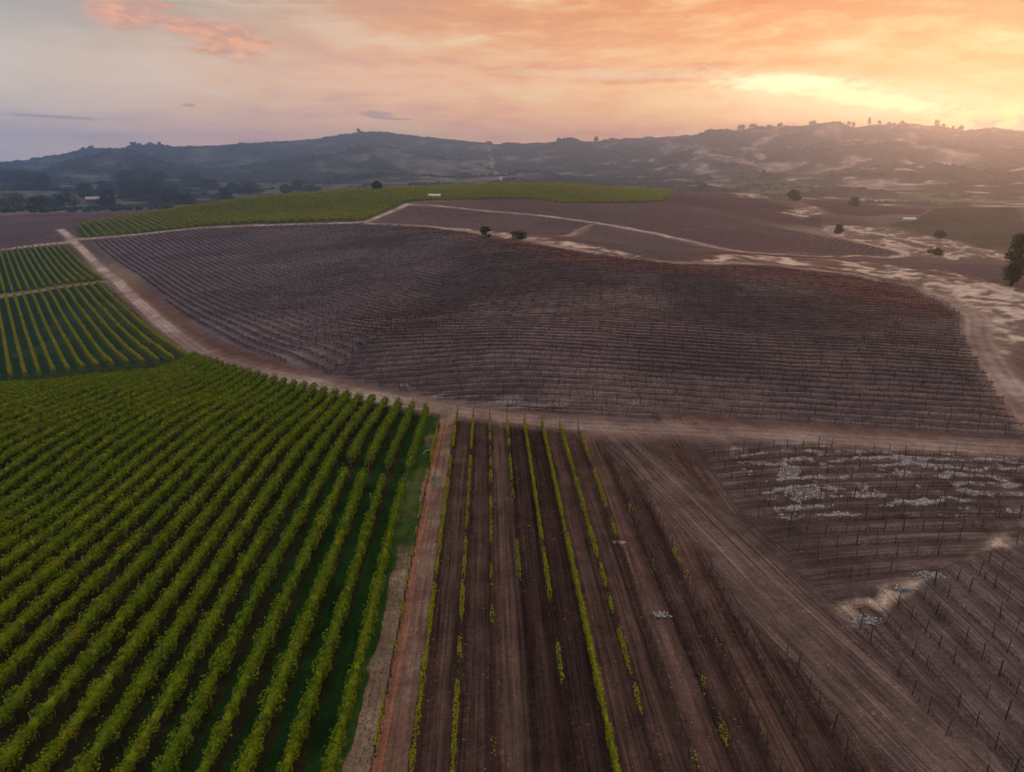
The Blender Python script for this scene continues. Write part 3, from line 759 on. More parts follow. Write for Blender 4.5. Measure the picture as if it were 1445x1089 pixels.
# right-hand plots
def bare_row(name, xs, ys, zs, label, group, gap=1.85, wire=(.45, .9), patch=.55, seed=0, jit=.05):
    r = root(name, xs, ys, zs, label, 'trellis row', group)
    b = MB()
    s = np.r_[0, np.cumsum(np.hypot(np.diff(xs), np.diff(ys)))]
    # wires hang only on stretches where the row is strung
    on = vnoise(s / 5.0, s * 0 + seed, 61) > patch
    i = 0
    while i < len(s) - 1:
        if on[i]:
            j = i
            while j < len(s) - 1 and on[j]: j += 1
            if j - i > 1:
                for h in wire:
                    wb = MB(); wb.tube(np.c_[xs[i:j + 1], ys[i:j + 1], zs[i:j + 1] + h], .028, 4); addp('wire', wb.build('wire', M['twig']), r)
            i = j
        i += 1
    n = int(s[-1] * 2.5); t = rng.uniform(0, s[-1], n); p0 = np.c_[np.interp(t, s, xs), np.interp(t, s, ys), np.interp(t, s, zs) + rng.uniform(0, .2, n)]
    b.bars(p0, p0 + np.c_[rng.normal(0, .16, n), rng.normal(0, .16, n), rng.uniform(.3, .9, n)], .02, .01, 3)
    tag(addp('dry_canes', b.build('dry_canes', M['twig']), r), kind='stuff')
    stakes(r, xs, ys, zs, gap, .82, jit, skip=.12)
nn = 0
for k in range(12, 27):
    x0 = 2.5 * k
    yb = float(np.interp(x0 - 1.8, [p[0] for p in BDY], [p[1] for p in BDY])) - 1.2
    ya = max(20, x0 * 1.0 - 8)
    if yb - ya < 3: continue
    nn += 1
    xs, ys, zs = rowpts(lambda t: (x0 - .034 * t, t), ya, yb)
    bare_row('bare_trellis_row', xs, ys, zs, f'{nth(nn)} bare stake row right of the wide dirt track, below the pale bank', 'bare stake rows below the pale bank', seed=k)
nn = 0
for q in range(0, 15):
    y0 = 50 + 2.45 * q
    xx = np.arange(26.5, 84, .8); yy = y0 + rowcurve_b(xx) + .15 * np.sin(xx * .3 + q)
    lo = np.interp(xx, [p[0] for p in BDY], [p[1] for p in BDY]) + 1.6
    tl = np.interp(yy, [p[1] for p in TRACK][::-1], [p[0] for p in TRACK][::-1]) + 6.0
    ok = (yy > lo) & (yy < road_y(xx) - 3.4) & (xx > tl)
    if ok.sum() < 6: continue
    i0 = np.argmax(ok); i1 = i0 + (np.argmin(ok[i0:]) if not ok[i0:].all() else len(ok) - i0)
    if i1 - i0 < 6: continue
    xs, ys = xx[i0:i1], yy[i0:i1]; zs = H(xs, ys); nn += 1
    bare_row('bare_trellis_row', xs, ys, zs, f'{nth(nn)} bare stake row above the pale bank, counting up toward the road', 'bare stake rows between the bank and the road', 2.1, (.5,), .45, q + 40)

# block A, grassed vineyard in the dip at the left
def clip_line(f, t, poly):
    xs, ys = f(t); ok = inpoly(xs, ys, poly)
    if ok.sum() < 4: return None
    i = np.argmax(ok); j = len(ok) - np.argmax(ok[::-1]); return xs[i:j], ys[i:j]
for bp, nm, grp in ((BLOCKA, 'nearer', 'rows of the grassed block in the dip'), (BLOCKA2, 'farther', 'rows of the grassed block behind the cross path')):
    nn = 0
    for k in range(0, -40, -1):
        c0 = k * RA
        f = lambda t: (-135 + .803 * c0 - .596 * t, 249 + .596 * c0 + .803 * t)
        g = clip_line(f, np.arange(-140, 330, 1.2), bp)
        if g is None: continue
        xs, ys = g; zs = H(xs, ys); nn += 1
        r = root('grassed_vine_row', xs, ys, zs, f'{nth(nn)} vine row left of the pale road in the {nm} block of the grassy dip', 'vine row', grp)
        dn, lf = (30, .34) if nm == 'nearer' else (14, .5)
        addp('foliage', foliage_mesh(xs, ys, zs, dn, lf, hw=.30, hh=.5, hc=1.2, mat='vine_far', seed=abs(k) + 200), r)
        if nm == 'nearer': addp('trellis', trellis_mesh(xs, ys, zs, 1.8, 7.2), r)

# brown hill rows
def hill_row(xs, ys, label, grp, near, seed):
    zs = H(xs, ys)
    r = root('bare_vine_row', xs, ys, zs, label, 'vine row', grp)
    s = np.r_[0, np.cumsum(np.hypot(np.diff(xs), np.diff(ys)))]
    b = MB(); dd = float(np.hypot(xs, ys).mean())
    rad_ = .045 + .045 * min(1, dd / 350)
    wob = 1 + .7 * fbm(s / 1.3, s * 0 + seed, 2, 7)
    b.tube(np.c_[xs, ys, zs + .72 + .12 * fbm(s / 2, s * 0, 2, seed)], rad_ * np.clip(wob, .4, 2), 4)
    dn = 4 if dd < 160 else 2
    n = int(s[-1] * dn); t = rng.uniform(0, s[-1], n)
    p0 = np.c_[np.interp(t, s, xs), np.interp(t, s, ys), np.interp(t, s, zs) + rng.uniform(0, .7, n)]
    w = .022 + dd * .00006
    b.bars(p0, p0 + np.c_[rng.normal(0, .22, n), rng.normal(0, .22, n), rng.uniform(.3, .8, n)], w, w * .5, 3)
    if near: stakes(r, xs, ys, zs, 3.7, .8, .07)
    else:
        m = b; t = np.arange(0, s[-1], 3.7 if dd < 250 else 5.5); p0 = np.c_[np.interp(t, s, xs), np.interp(t, s, ys), np.interp(t, s, zs)]
        m.bars(p0, p0 + np.c_[rng.normal(0, .08, len(t)), rng.normal(0, .08, len(t)), rng.uniform(1.1, 1.5, len(t))], .028 + dd * .00008, None, 4)  # posts of the farther rows, built into the cordon mesh
    addp('cordon', b.build('cordon', M['twig']), r)
nn = 0
for k in range(1, 75):
    c0 = k * HS
    f = lambda t: (28 + .2055 * c0 + .9787 * t, 93 + .9787 * c0 - .2055 * t)
    t = np.arange(-260, 220, 1.0); xs, ys = f(t)
    ok = inpoly(xs, ys, HILL) & inpoly(xs, ys, SPLITP)
    if ok.sum() < 8: continue
    i = np.argmax(ok); j = len(ok) - np.argmax(ok[::-1]); nn += 1
    hill_row(xs[i:j], ys[i:j], f'{nth(nn)} bare row above the road across the brown hill front', 'bare rows across the front of the brown hill', nn <= 9, k)
nn = 0
for k in range(2, 90):
    c0 = k * HS
    f = lambda t: (-135 + .809 * c0 - .588 * t, 249 + .588 * c0 + .809 * t)
    t = np.arange(-260, 330, 1.2); xs, ys = f(t)
    ok = inpoly(xs, ys, HILL) & ~inpoly(xs, ys, SPLITP)
    if ok.sum() < 8: continue
    i = np.argmax(ok); j = len(ok) - np.argmax(ok[::-1]); nn += 1
    hill_row(xs[i:j], ys[i:j], f'{nth(nn)} bare row from the pale road on the brown hill left flank', 'bare rows down the left flank of the brown hill', False, k + 100)

# green hill rows: those at the left read one by one, the rest as one mass
nn = 0; mass = MB()
for k in range(0, 150):
    c0 = k * RG
    f = lambda t: (-294 + .80 * c0 - .60 * t, 470 + .60 * c0 + .80 * t)
    g = clip_line(f, np.arange(-400, 560, 3.0), GREENHILL)
    if g is None: continue
    xs, ys = g; zs = H(xs, ys); nn += 1
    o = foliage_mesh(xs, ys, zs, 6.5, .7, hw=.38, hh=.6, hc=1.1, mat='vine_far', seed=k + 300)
    if o is None: continue
    if nn <= 50:
        i = len(xs) // 2; loc = (float(xs[i]), float(ys[i]), float(zs[i])); shift(o, loc)
        tag(link('hill_vine_row', o, None, loc), f'{nth(nn)} green vine row on the far green hill, counting from its left tip', 'vine row', 'green rows over the far hill')
    else:
        n = len(o.vertices); a = np.empty(n * 3, np.float32); o.vertices.foreach_get('co', a)
        q = np.empty(len(o.loops), np.int32); o.loops.foreach_get('vertex_index', q); mass.add(a.reshape(-1, 3), q.reshape(-1, 4)); bpy.data.meshes.remove(o)
tag(link('far_vine_rows', mass.build('far_vine_rows', M['vine_far'])), 'close green vine rows merging into one mass over the far green hill', 'vine rows', None, 'stuff')

# ------------------------------------------------------------------ trees
def crown_mesh(w, h, base_h, nclump, per, leaf, mat, shape='round', seed=0):
    g = np.random.default_rng(seed); b = MB()
    cs = []
    for i in range(nclump):
        if shape == 'tall':
            z = g.uniform(0, 1); rad_ = w * .5 * (math.sin(min(1, z * 1.25 + .18) * math.pi * .72) ** .8) * (1 - .55 * max(0, z - .6) / .4)
        else:
            z = g.uniform(.05, 1); rad_ = w * .5 * math.sqrt(max(.05, 1 - (z * 1.15 - .42) ** 2 / .72))
        a = g.uniform(0, 6.28); q = math.sqrt(g.uniform(.05, 1)) * rad_ * .85
        cs.append((q * math.cos(a), q * math.sin(a), base_h + z * (h - base_h) * .93))
    cr = w * (.19 if shape == 'tall' else .15)
    for c in cs:
        d = g.normal(size=(per, 3)); d /= np.linalg.norm(d, axis=1)[:, None]
        d *= g.uniform(.3, 1, (per, 1)) ** .5 * cr * g.uniform(.7, 1.35)
        b.leaves(np.array(c) + d * [1, 1, .8], leaf)
    return b.build('crown', M[mat])
def trunk_mesh(h, r, w, seed=0):
    g = np.random.default_rng(seed + 5); b = MB()
    pts = np.array([[0, 0, -.5], [.02 * h, 0, h * .25], [-.01 * h, .02 * h, h * .55], [.01 * h, 0, h * .8]]); b.tube(pts, [r * 1.3, r, r * .7, r * .3], 7)
    for i in range(5):
        a = g.uniform(0, 6.28); z = h * g.uniform(.25, .55)
        e = np.array([math.cos(a) * w * .33, math.sin(a) * w * .33, z + h * .22])
        b.tube(np.array([[0, 0, z], e * [.5, .5, 1] * [1, 1, 0] + [0, 0, z + h * .13], e]), [r * .5, r * .35, r * .15], 5)
    return b.build('trunk', M['bark'])
def tree(px, py, hpx, wpx, name, label, cat='tree', grp=None, mat='tree', shape='round', dens=1.0, at=None):
    x, y = at or hit(px, py); z = h1(x, y)
    a, s = ray(px, py); d = y * CT + (CAMZ - z) * ST; m = d / F
    h = hpx * m; w = wpx * m; sd = int(px * 7 + py)
    r = empty(name, (x, y, z - .1), label, cat, grp)
    lf = max(.30, 1.25 * m) * (.75 if name == 'skyline_tree' else 1)
    nc = int(30 * dens + 12) if shape != 'tall' else 120
    addc = link('crown', crown_mesh(w, h, h * (.10 if shape != 'tall' else .12), nc, 40, lf if shape != 'tall' else .42, mat, shape, sd), r)
    link('trunk', trunk_mesh(h * .95, max(.15, h * .022), w, sd), r)
    return r
tree(1426, 404, 74, 32, 'poplar_tree', 'tall dark narrow tree alone on the dry bank at the right edge', mat='tree_y', shape='tall')
tree(685, 335, 15, 17, 'bush', 'round dark green bush on the pale strip behind the brown hill', 'bush', dens=.7)
tree(732, 337, 10, 27, 'bush', 'low wide dark green bush right of the round one on the pale strip', 'bush', dens=.8)
tree(1183, 330, 12, 16, 'bush', 'dark bush at the left corner of the pale slope by the track bend', 'bush', mat='tree_y', dens=.6)
tree(1326, 336, 10, 16, 'bush', 'dark bush on the upper edge of the pale slope', 'bush', mat='tree_y', dens=.6)
tree(1318, 360, 9, 24, 'bush', 'low brown bush at the foot of the pale slope', 'bush', mat='tree_y', dens=.6)
tree(990, 270, 12, 17, 'tree', 'round dark tree beyond the right end of the green hill', dens=.6)
tree(1120, 284, 16, 22, 'tree', 'dark twin-crowned tree on the purple slope', mat='tree_y', dens=.8)
tree(1205, 292, 14, 16, 'tree', 'dark tree to the right of the twin-crowned tree', mat='tree_y', dens=.6)
# tree belt beyond the dip at the left
grpL = 'dark trees of the valley belt at the left'
TL = [(6, 262, 16, 30, 'dark round tree at the left edge behind the purple field'), (38, 268, 20, 34, 'broad dark tree next to the left edge one'), (62, 270, 20, 26, 'tall dark tree with a clipped left side in the valley belt'),
      (20, 298, 18, 44, 'low broad tree at the left edge just above the purple field'), (60, 298, 15, 36, 'wide tree second from the left above the purple field'), (92, 294, 16, 34, 'bluish tree between two pale slopes above the field'),
      (122, 282, 18, 22, 'upright dark tree left of the pale farmhouse roof'), (150, 272, 12, 24, 'tree behind the farmhouse in the valley belt'), (152, 292, 18, 26, 'rounded dark tree right of the farmhouse roof'),
      (178, 264, 16, 36, 'tree at the left foot of the big wooded knoll'), (200, 262, 20, 40, 'tallest crown on the big wooded knoll'), (222, 270, 20, 38, 'dark crown on the right shoulder of the big wooded knoll'),
      (186, 284, 22, 36, 'dense dark crown in front on the wooded knoll'), (214, 288, 26, 34, 'darkest broad tree in front of the wooded knoll'), (240, 284, 14, 30, 'low tree trailing right off the wooded knoll'),
      (262, 288, 12, 30, 'grey-green tree beyond the tip of the green hill'), (272, 262, 14, 30, 'dark tree in the hedge line behind the green hill, leftmost'), (296, 268, 10, 26, 'low tree in the hedge line behind the green hill'),
      (318, 281, 12, 18, 'small round tree touching the crest of the green hill'), (352, 275, 14, 34, 'broad dark tree above the crest of the green hill'), (330, 272, 10, 22, 'small tree left of the broad one above the crest'),
      (420, 272, 14, 16, 'pointed dark tree on the crest line near the middle left'), (440, 273, 8, 26, 'low hedge tree right of the pointed one'), (404, 272, 8, 16, 'low tree left of the pointed one'), (532, 268, 9, 14, 'small tree peeking over the brightest part of the green hill')]
for px, py, hp, wp, lb in TL:
    tree(px, py, hp * 1.3, wp * 1.1, 'valley_tree', lb, grp=grpL, dens=1.6)
# skyline trees
SK = [(841, 205, 10, 8, 'lone dark tree on the skyline right of centre'), (506, 190, 6, 5, 'small tree on the summit of the middle mountain'), (1100, 187, 7, 8, 'squat skyline tree left of the rounded knob'),
      (1146, 182, 6, 10, 'bushy skyline tree on the left of the rounded knob'), (1196, 187, 7, 5, 'thin skyline tree, first after the rounded knob'), (1203, 186, 8, 5, 'thin skyline tree, second after the rounded knob'),
      (1225, 184, 13, 6, 'tallest skyline tree against the glow'), (1240, 183, 7, 6, 'round skyline tree right of the tallest'), (1272, 181, 6, 6, 'small skyline tree midway to the right'),
      (1321, 181, 12, 9, 'large skyline tree near the brightest glow'), (1331, 182, 6, 6, 'low skyline tree right of the large one'), (1355, 187, 8, 8, 'dark skyline tree near the right end of the ridge'),
      (1344, 186, 5, 5, 'tiny skyline tree between two larger ones'), (190, 211, 5, 10, 'flat topped skyline tree on the left mountain'), (213, 211, 5, 12, 'wide skyline tree on the left mountain'),
      (1045, 190, 6, 12, 'wide skyline tree left of the ridge glow'), (1062, 189, 5, 12, 'low skyline tree right of the wide one'), (690, 206, 4, 10, 'low skyline tree above the bright hillside track'), (788, 206, 5, 5, 'small skyline tree left of the lone dark one')]
def skyline(px, py):
    """the ridge point of the far range on this bearing"""
    a, s = ray(px, py); az = math.atan(a); r_ = np.linspace(3600, 5600, 400)
    xs, ys = r_ * math.sin(az), r_ * math.cos(az); zz = H(xs, ys); k = int(np.argmax((zz - CAMZ) / r_)); return xs[k], ys[k]
for px, py, hp, wp, lb in SK:
    tree(px, py, hp * .8, wp, 'skyline_tree', lb, grp='trees along the mountain skyline', mat='scrub', dens=.4, at=skyline(px, py))

# far woods: clumps of trees nobody could count
def woods():
    n = 140000; az = np.radians(rng.uniform(-40, 40, n)); r = np.sqrt(rng.uniform(950 ** 2, 5000 ** 2, n)); r = np.where((az > -.2) & (r < 1300), r + 1500, r)
    x = r * np.sin(az); y = r * np.cos(az)
    p = fbm(x / 170, y / 170, 5, 401); p2 = fbm(x / 60 + 4, y / 60, 4, 402)
    left = sstep(.1, -.4, x / r)
    keep = ((p + p2 * .5) < -.13 + left * .07 - sstep(2600, 1400, r) * .12 * (1 - left)) & (rng.uniform(size=n) < .75)
    x, y, r = x[keep][:20000], y[keep][:20000], r[keep][:20000]
    m2 = 2600; a2 = np.radians(rng.uniform(-38, 38, m2)); cl = vnoise(a2 * 60, a2 * 0, 19); a2 = a2[cl > .5]; dv = rng.normal(0, .012, len(a2)) - fbm(a2 * 9, a2 * 0 + 3.3, 3, 31) * .03
    r2 = np.exp(FARR[2] + dv); x = np.r_[x, r2 * np.sin(a2)]; y = np.r_[y, r2 * np.cos(a2)]; r = np.r_[r, r2 * 0 + 2600]
    z = H(x, y); b = MB()
    t = (1 + 5 ** .5) / 2
    ico = np.array([(-1, t, 0), (1, t, 0), (-1, -t, 0), (1, -t, 0), (0, -1, t), (0, 1, t), (0, -1, -t), (0, 1, -t), (t, 0, -1), (t, 0, 1), (-t, 0, -1), (-t, 0, 1)]) / 1.9
    fc = np.array([(0, 11, 5), (0, 5, 1), (0, 1, 7), (0, 7, 10), (0, 10, 11), (1, 5, 9), (5, 11, 4), (11, 10, 2), (10, 7, 6), (7, 1, 8), (3, 9, 4), (3, 4, 2), (3, 2, 6), (3, 6, 8), (3, 8, 9), (4, 9, 5), (2, 4, 11), (6, 2, 10), (8, 6, 7), (9, 8, 1)])
    m = len(x); s = rng.uniform(4, 9.5, m) * np.clip(r / 3000, .45, 1)
    v = ico[None] * rng.uniform(.75, 1.25, (m, 12, 1)) * s[:, None, None] * np.array([1.1, 1.1, .8])
    v += np.stack([x, y, z + s * .35], 1)[:, None]
    b.add(v.reshape(-1, 3), None, (fc[None] + (np.arange(m) * 12)[:, None, None]).reshape(-1, 3))
    tag(link('woodland', b.build('woodland', M['scrub'])), 'scattered dark woodland over the hazy far hills', 'woodland', None, 'stuff')
woods()
def grass():
    def blades(n, x, y, h, w, mat, name, label):
        z = H(x, y); b = MB(); p = np.c_[x, y, z - .02]; q = p + np.c_[rng.normal(0, .35, n) * h, rng.normal(0, .35, n) * h, h * rng.uniform(.5, 1.1, n)]
        b.bars(p, q, w, w * .25, 3); tag(link(name, b.build(name, M[mat])), label, 'grass', None, 'stuff')
    n = 90000; x = rng.uniform(-60, -6, n); y = rng.uniform(26, 103, n); k = phi_fg(x, y)
    d = np.abs((k + .5) % 1 - .5); cl = fbm(x / 1.4, y / 1.4, 3, 91)
    ok = ((k < -4) & (k > -12 + 4 * fbm(x / 8, y / 8, 2, 12)) & (d > .16) & (cl > -.15)) | ((k >= -4) & (k < -3.15) & (cl > -.1))
    x, y = x[ok][:34000], y[ok][:34000]; n = len(x)
    blades(n, x, y, rng.uniform(.10, .28, n), np.full(n, .022), 'grassm', 'grass', 'short green grass in the alleys of the front vineyard')
    n = 60000; x = rng.uniform(-14, 60, n); y = rng.uniform(26, 98, n); k = phi_fg(x, y); cl = fbm(x / 1.1, y / 1.1, 3, 92)
    db = dline(x, y, BDY); dt = dline(x, y, TRACK)
    ok = ((k > -3.6) & (k < -2.15) & (cl > .05)) | ((db < 2.4) & (x > 27) & (cl > -.1)) | ((np.abs(dt - 5.2) < 1.0) & (cl > .2)) | ((k > 5.5) & (x < 60) & (cl > .42))
    x, y = x[ok][:14000], y[ok][:14000]; n = len(x)
    blades(n, x, y, rng.uniform(.08, .26, n), np.full(n, .018), 'drym', 'dry_grass', 'dry grass and weeds along the dirt strip, track edges and bank')
grass()

# ------------------------------------------------------------------ rocks, rubble, small things
def rock_verts(n, s, flat=.5):
    t = (1 + 5 ** .5) / 2
    ico = np.array([(-1, t, 0), (1, t, 0), (-1, -t, 0), (1, -t, 0), (0, -1, t), (0, 1, t), (0, -1, -t), (0, 1, -t), (t, 0, -1), (t, 0, 1), (-t, 0, -1), (-t, 0, 1)]) / 1.9
    v = ico[None] * rng.uniform(.6, 1.3, (n, 12, 1)) * s[:, None, None]
    v *= np.stack([rng.uniform(.8, 1.9, n), rng.uniform(.6, 1.1, n), rng.uniform(.35, .7, n) * flat * 2], 1)[:, None]
    a = rng.uniform(-.5, .5, n); c, sn = np.cos(a)[:, None], np.sin(a)[:, None]
    return np.stack([v[..., 0] * c - v[..., 1] * sn, v[..., 0] * sn + v[..., 1] * c, v[..., 2]], 2)
ICOF = np.array([(0, 11, 5), (0, 5, 1), (0, 1, 7), (0, 7, 10), (0, 10, 11), (1, 5, 9), (5, 11, 4), (11, 10, 2), (10, 7, 6), (7, 1, 8), (3, 9, 4), (3, 4, 2), (3, 2, 6), (3, 6, 8), (3, 8, 9), (4, 9, 5), (2, 4, 11), (6, 2, 10), (8, 6, 7), (9, 8, 1)])
def rubble():
    n = 110000; x = rng.uniform(29, 88, n); y = rng.uniform(62, 84, n); pb_ = (y - rowcurve_b(x) - 50) / 2.45
    nz = fbm(x / 14, y / 14, 4, 101)
    chm = sstep(62.5, 69, y - rowcurve_b(x) * .8 + nz * 2.2) * sstep(84.5, 82, y + .2 * (x - 68)) * (y < road_y(x) - 3)
    c = chalk(x, pb_)
    keep = (c * chm > rng.uniform(.2, 1.7, n)) & (chm > .3); x, y = x[keep][:8500], y[keep][:8500]; m = len(x)
    s = rng.uniform(.04, .15, m) * rng.uniform(.6, 1.5, m)
    v = rock_verts(m, s, .45) + np.stack([x, y, H(x, y)], 1)[:, None]
    b = MB(); b.add(v.reshape(-1, 3), None, (ICOF[None] + (np.arange(m) * 12)[:, None, None]).reshape(-1, 3))
    tag(link('rubble', b.build('rubble', M['rock'])), 'pale chalky rubble strewn along the bare rows beside the road', 'rubble', None, 'stuff')
    n = 7000; x = rng.uniform(-9, 62, n); y = rng.uniform(28, 92, n); ok = (fbm(x / 2.5, y / 6, 3, 66) > -.1) & (x < y * .85) & (y < road_y(x) - 3); x, y = x[ok], y[ok]; m = len(x); s = rng.uniform(.025, .085, m) * rng.uniform(.6, 1.3, m)
    v = rock_verts(m, s, .5) + np.stack([x, y, H(x, y)], 1)[:, None]
    b = MB(); b.add(v.reshape(-1, 3), None, (ICOF[None] + (np.arange(m) * 12)[:, None, None]).reshape(-1, 3))
    tag(link('soil_clods', b.build('soil_clods', M['clod'])), 'small clods and stones scattered over the brown field', 'clods', None, 'stuff')
rubble()
def pile(px, py, w, n, label):
    w *= .7
    x, y = hit(px, py); z = h1(x, y); n *= 5; s = rng.uniform(.03, .13, n)
    v = rock_verts(n, s, .6) + np.stack([rng.normal(0, w, n), rng.normal(0, w * .5, n), np.abs(rng.normal(0, .1, n))], 1)[:, None]
    b = MB(); b.add(v.reshape(-1, 3), None, (ICOF[None] + (np.arange(n) * 12)[:, None, None]).reshape(-1, 3))
    tag(link('stone_pile', b.build('stone_pile', M['rock']), None, (x, y, z)), label, 'stone pile')
pile(1222, 876, .75, 46, 'white stone heap at the corner of the lower right plot')
pile(1275, 832, .6, 26, 'left low streak of white stones below the pale bank')
pile(1312, 812, .8, 46, 'bright white stone heap against the pale bank')
pile(932, 868, .45, 16, 'small white stone heap between two bare rows')
pile(872, 766, .4, 14, 'small grey stone heap in the brown field, nearest the centre')
pile(575, 545, 1.4, 26, 'pale stones at the foot of the brown hill above the road')
b = MB(); x, y = hit(604, 640); t = np.linspace(0, 3.6, 14); b.tube(np.c_[np.cos(t) * .55, np.sin(t) * .55, .06 + .25 * np.sin(t * .87)], .035, 6)
tag(link('hose_loop', b.build('hose_loop', M['pipe'], True), None, (x, y, h1(x, y))), 'white loop of hose lying in the grass beside the dirt strip', 'hose')
# far farm buildings
def house(px, py, wpx, hpx, label, roof='roofm', rot=.2, long=1.8, wall='white'):
    x, y = hit(px, py); z = h1(x, y); m = y / F; w = wpx * m; h = hpx * m; d = w / long
    r = empty('farm_building', (x, y, z - .3), label, 'building'); r.rotation_euler[2] = rot
    a, c = w / 2, d / 2
    v = [(-a, -c, 0), (a, -c, 0), (a, c, 0), (-a, c, 0), (-a, -c, h * .6), (a, -c, h * .6), (a, c, h * .6), (-a, c, h * .6), (-a, 0, h), (a, 0, h)]
    link('wall', mesh('wall', np.array(v), [np.array([(0, 1, 5, 4), (2, 3, 7, 6)]), np.array([(1, 2, 6), (1, 6, 5), (5, 6, 9), (3, 0, 4), (3, 4, 7), (7, 4, 8)])], M[wall]), r)
    o = .35; t = .12; e = h * .6 - o * .3
    v = [(-a - o, -c - o, e), (a + o, -c - o, e), (a + o, 0, h + t), (-a - o, 0, h + t), (a + o, c + o, e), (-a - o, c + o, e),
         (-a - o, -c - o, e + t), (a + o, -c - o, e + t), (a + o, 0, h + 2 * t), (-a - o, 0, h + 2 * t), (a + o, c + o, e + t), (-a - o, c + o, e + t)]
    link('roof', mesh('roof', np.array(v), np.array([(0, 1, 2, 3), (3, 2, 4, 5), (6, 7, 8, 9), (9, 8, 10, 11), (0, 1, 7, 6), (5, 4, 10, 11)]), M[roof]), r)
    for i in range(3):
        bx = MB(); cx = -a + (i + .7) * w / 3.4; bx.bars([[cx, -c - .05, h * .12]], [[cx, -c - .05, h * .45]], w * .05, None, 4)
        link('door' if i == 1 else 'window', bx.build('opening', M['stake']), r)
house(613, 279, 16, 5, 'long white shed on the slope of the far green hill', 'white', .1, 2.5)
house(132, 286, 17, 8, 'farmhouse with a pale roof among the dark valley trees', 'roofm', .5, 1.5, 'wood')
house(1282, 312, 16, 5, 'white-roofed shed on the far right slope', 'white', -.1, 2.2)

# ------------------------------------------------------------------ haze
hb = np.array([(sx, sy, sz) for sz in (float(GZ.min()) - 1.5, 308.) for sy in (-6500, 6500) for sx in (-6500, 6500)], float)
m, nt, N, L = newmat('haze_air')
pv = N.new('ShaderNodeVolumePrincipled'); pv.inputs['Color'].default_value = (.30, .54, 1.0, 1)
pv.inputs['Density'].default_value = 3.0e-4; pv.inputs['Anisotropy'].default_value = .72
o = N.new('ShaderNodeOutputMaterial'); L.new(pv.outputs[0], o.inputs['Volume'])
tag(link('haze', mesh('haze', hb, np.array([(0, 2, 3, 1), (4, 5, 7, 6), (0, 1, 5, 4), (2, 6, 7, 3), (0, 4, 6, 2), (1, 3, 7, 5)]), m)), 'thin evening haze over the whole valley', 'haze', None, 'stuff')

# ------------------------------------------------------------------ sky
SUN_AZ, SUN_EL = 35.0, 5.0
w = bpy.data.worlds.new('World'); scene.world = w; w.use_nodes = True
nt = w.node_tree; nt.nodes.clear(); b = NB(nt); N = nt.nodes; L = nt.links
def lin(c): return tuple(((x / 255) / 12.92 if x <= 10 else (((x / 255) + .055) / 1.055) ** 2.4) for x in c)
tc = N.new('ShaderNodeTexCoord').outputs['Generated']
sp = N.new('ShaderNodeSeparateXYZ'); L.new(tc, sp.inputs[0])
az = b.m('MULTIPLY', b.m('ARCTAN2', sp.outputs[0], sp.outputs[1]), 57.2958)
el = b.m('MULTIPLY', b.m('ARCSINE', sp.outputs[2]), 57.2958)
def ramp(stops):
    r = N.new('ShaderNodeValToRGB'); r.color_ramp.interpolation = 'EASE' if False else 'LINEAR'
    f = b.maprange(az, -180, 180, 0, 1, 'LINEAR'); L.new(f, r.inputs[0])
    e = r.color_ramp.elements
    while len(e) < len(stops): e.new(.5)
    for q, (a, c) in zip(e, stops): q.position = (a + 180) / 360; q.color = (*lin(c), 1)
    return r.outputs[0]
BACK = (128, 140, 165)
lo = ramp([(-150, BACK), (-60, (175, 180, 205)), (-36, (232, 208, 200)), (-26, (252, 200, 176)), (-19, (255, 194, 164)), (-8, (255, 186, 148)), (6, (252, 164, 124)), (20, (254, 178, 112)), (35, (255, 146, 44)), (60, (240, 160, 120)), (150, BACK)])
mid = ramp([(-150, BACK), (-60, (180, 178, 190)), (-35, (212, 194, 172)), (-22, (228, 186, 150)), (-10, (244, 186, 142)), (4, (250, 184, 128)), (16, (252, 188, 118)), (27, (251, 174, 88)), (35, (250, 160, 66)), (60, (225, 160, 125)), (150, BACK)])
hi = ramp([(-150, BACK), (-60, (150, 152, 160)), (-33, (166, 160, 150)), (-20, (188, 158, 130)), (-8, (226, 158, 104)), (5, (230, 150, 84)), (16, (240, 154, 82)), (26, (232, 142, 72)), (34, (222, 138, 80)), (60, (190, 140, 120)), (150, BACK)])
c = b.mix(b.maprange(el, 1.2, 5.0), lo, mid); c = b.mix(b.maprange(el, 5.5, 11.5), c, hi)
# cloud sheets: noise stretched along the horizon and slanting a little
d1 = b.noise(b.xyz(b.m('MULTIPLY', az, .05), b.m('MULTIPLY', el, .16), 0.), 1., 4, .6)
wv = b.xyz(b.m('MULTIPLY', az, .055), b.m('ADD', b.m('MULTIPLY', el, .30), b.m('ADD', b.m('MULTIPLY', az, .012), b.m('MULTIPLY', d1, 1.3))), 2.)
s1 = b.noise(wv, 1., 7, .62)
wv2 = b.xyz(b.m('MULTIPLY', az, .18), b.m('ADD', b.m('MULTIPLY', el, .95), b.m('MULTIPLY', d1, 2.5)), 7.)
s2 = b.noise(wv2, 1., 6, .62)
rightness = b.maprange(az, -38, 18)
kk = b.m('MULTIPLY', b.m('ADD', b.m('MULTIPLY', b.m('SUBTRACT', s1, .5), 1.6), b.m('MULTIPLY', b.m('SUBTRACT', s2, .5), 1.3)), b.m('ADD', .35, b.m('MULTIPLY', rightness, .65)))
c = b.mix(b.m('MULTIPLY', b.m('MAXIMUM', b.m('MULTIPLY', kk, -1.), 0.), 2.4, None, True), c, b.mix(rightness, lin((168, 156, 160)), lin((222, 126, 74))))
c = b.mix(b.m('MULTIPLY', b.m('MAXIMUM', kk, 0.), 2.6, None, True), c, b.mix(rightness, lin((222, 206, 196)), lin((255, 210, 144))))
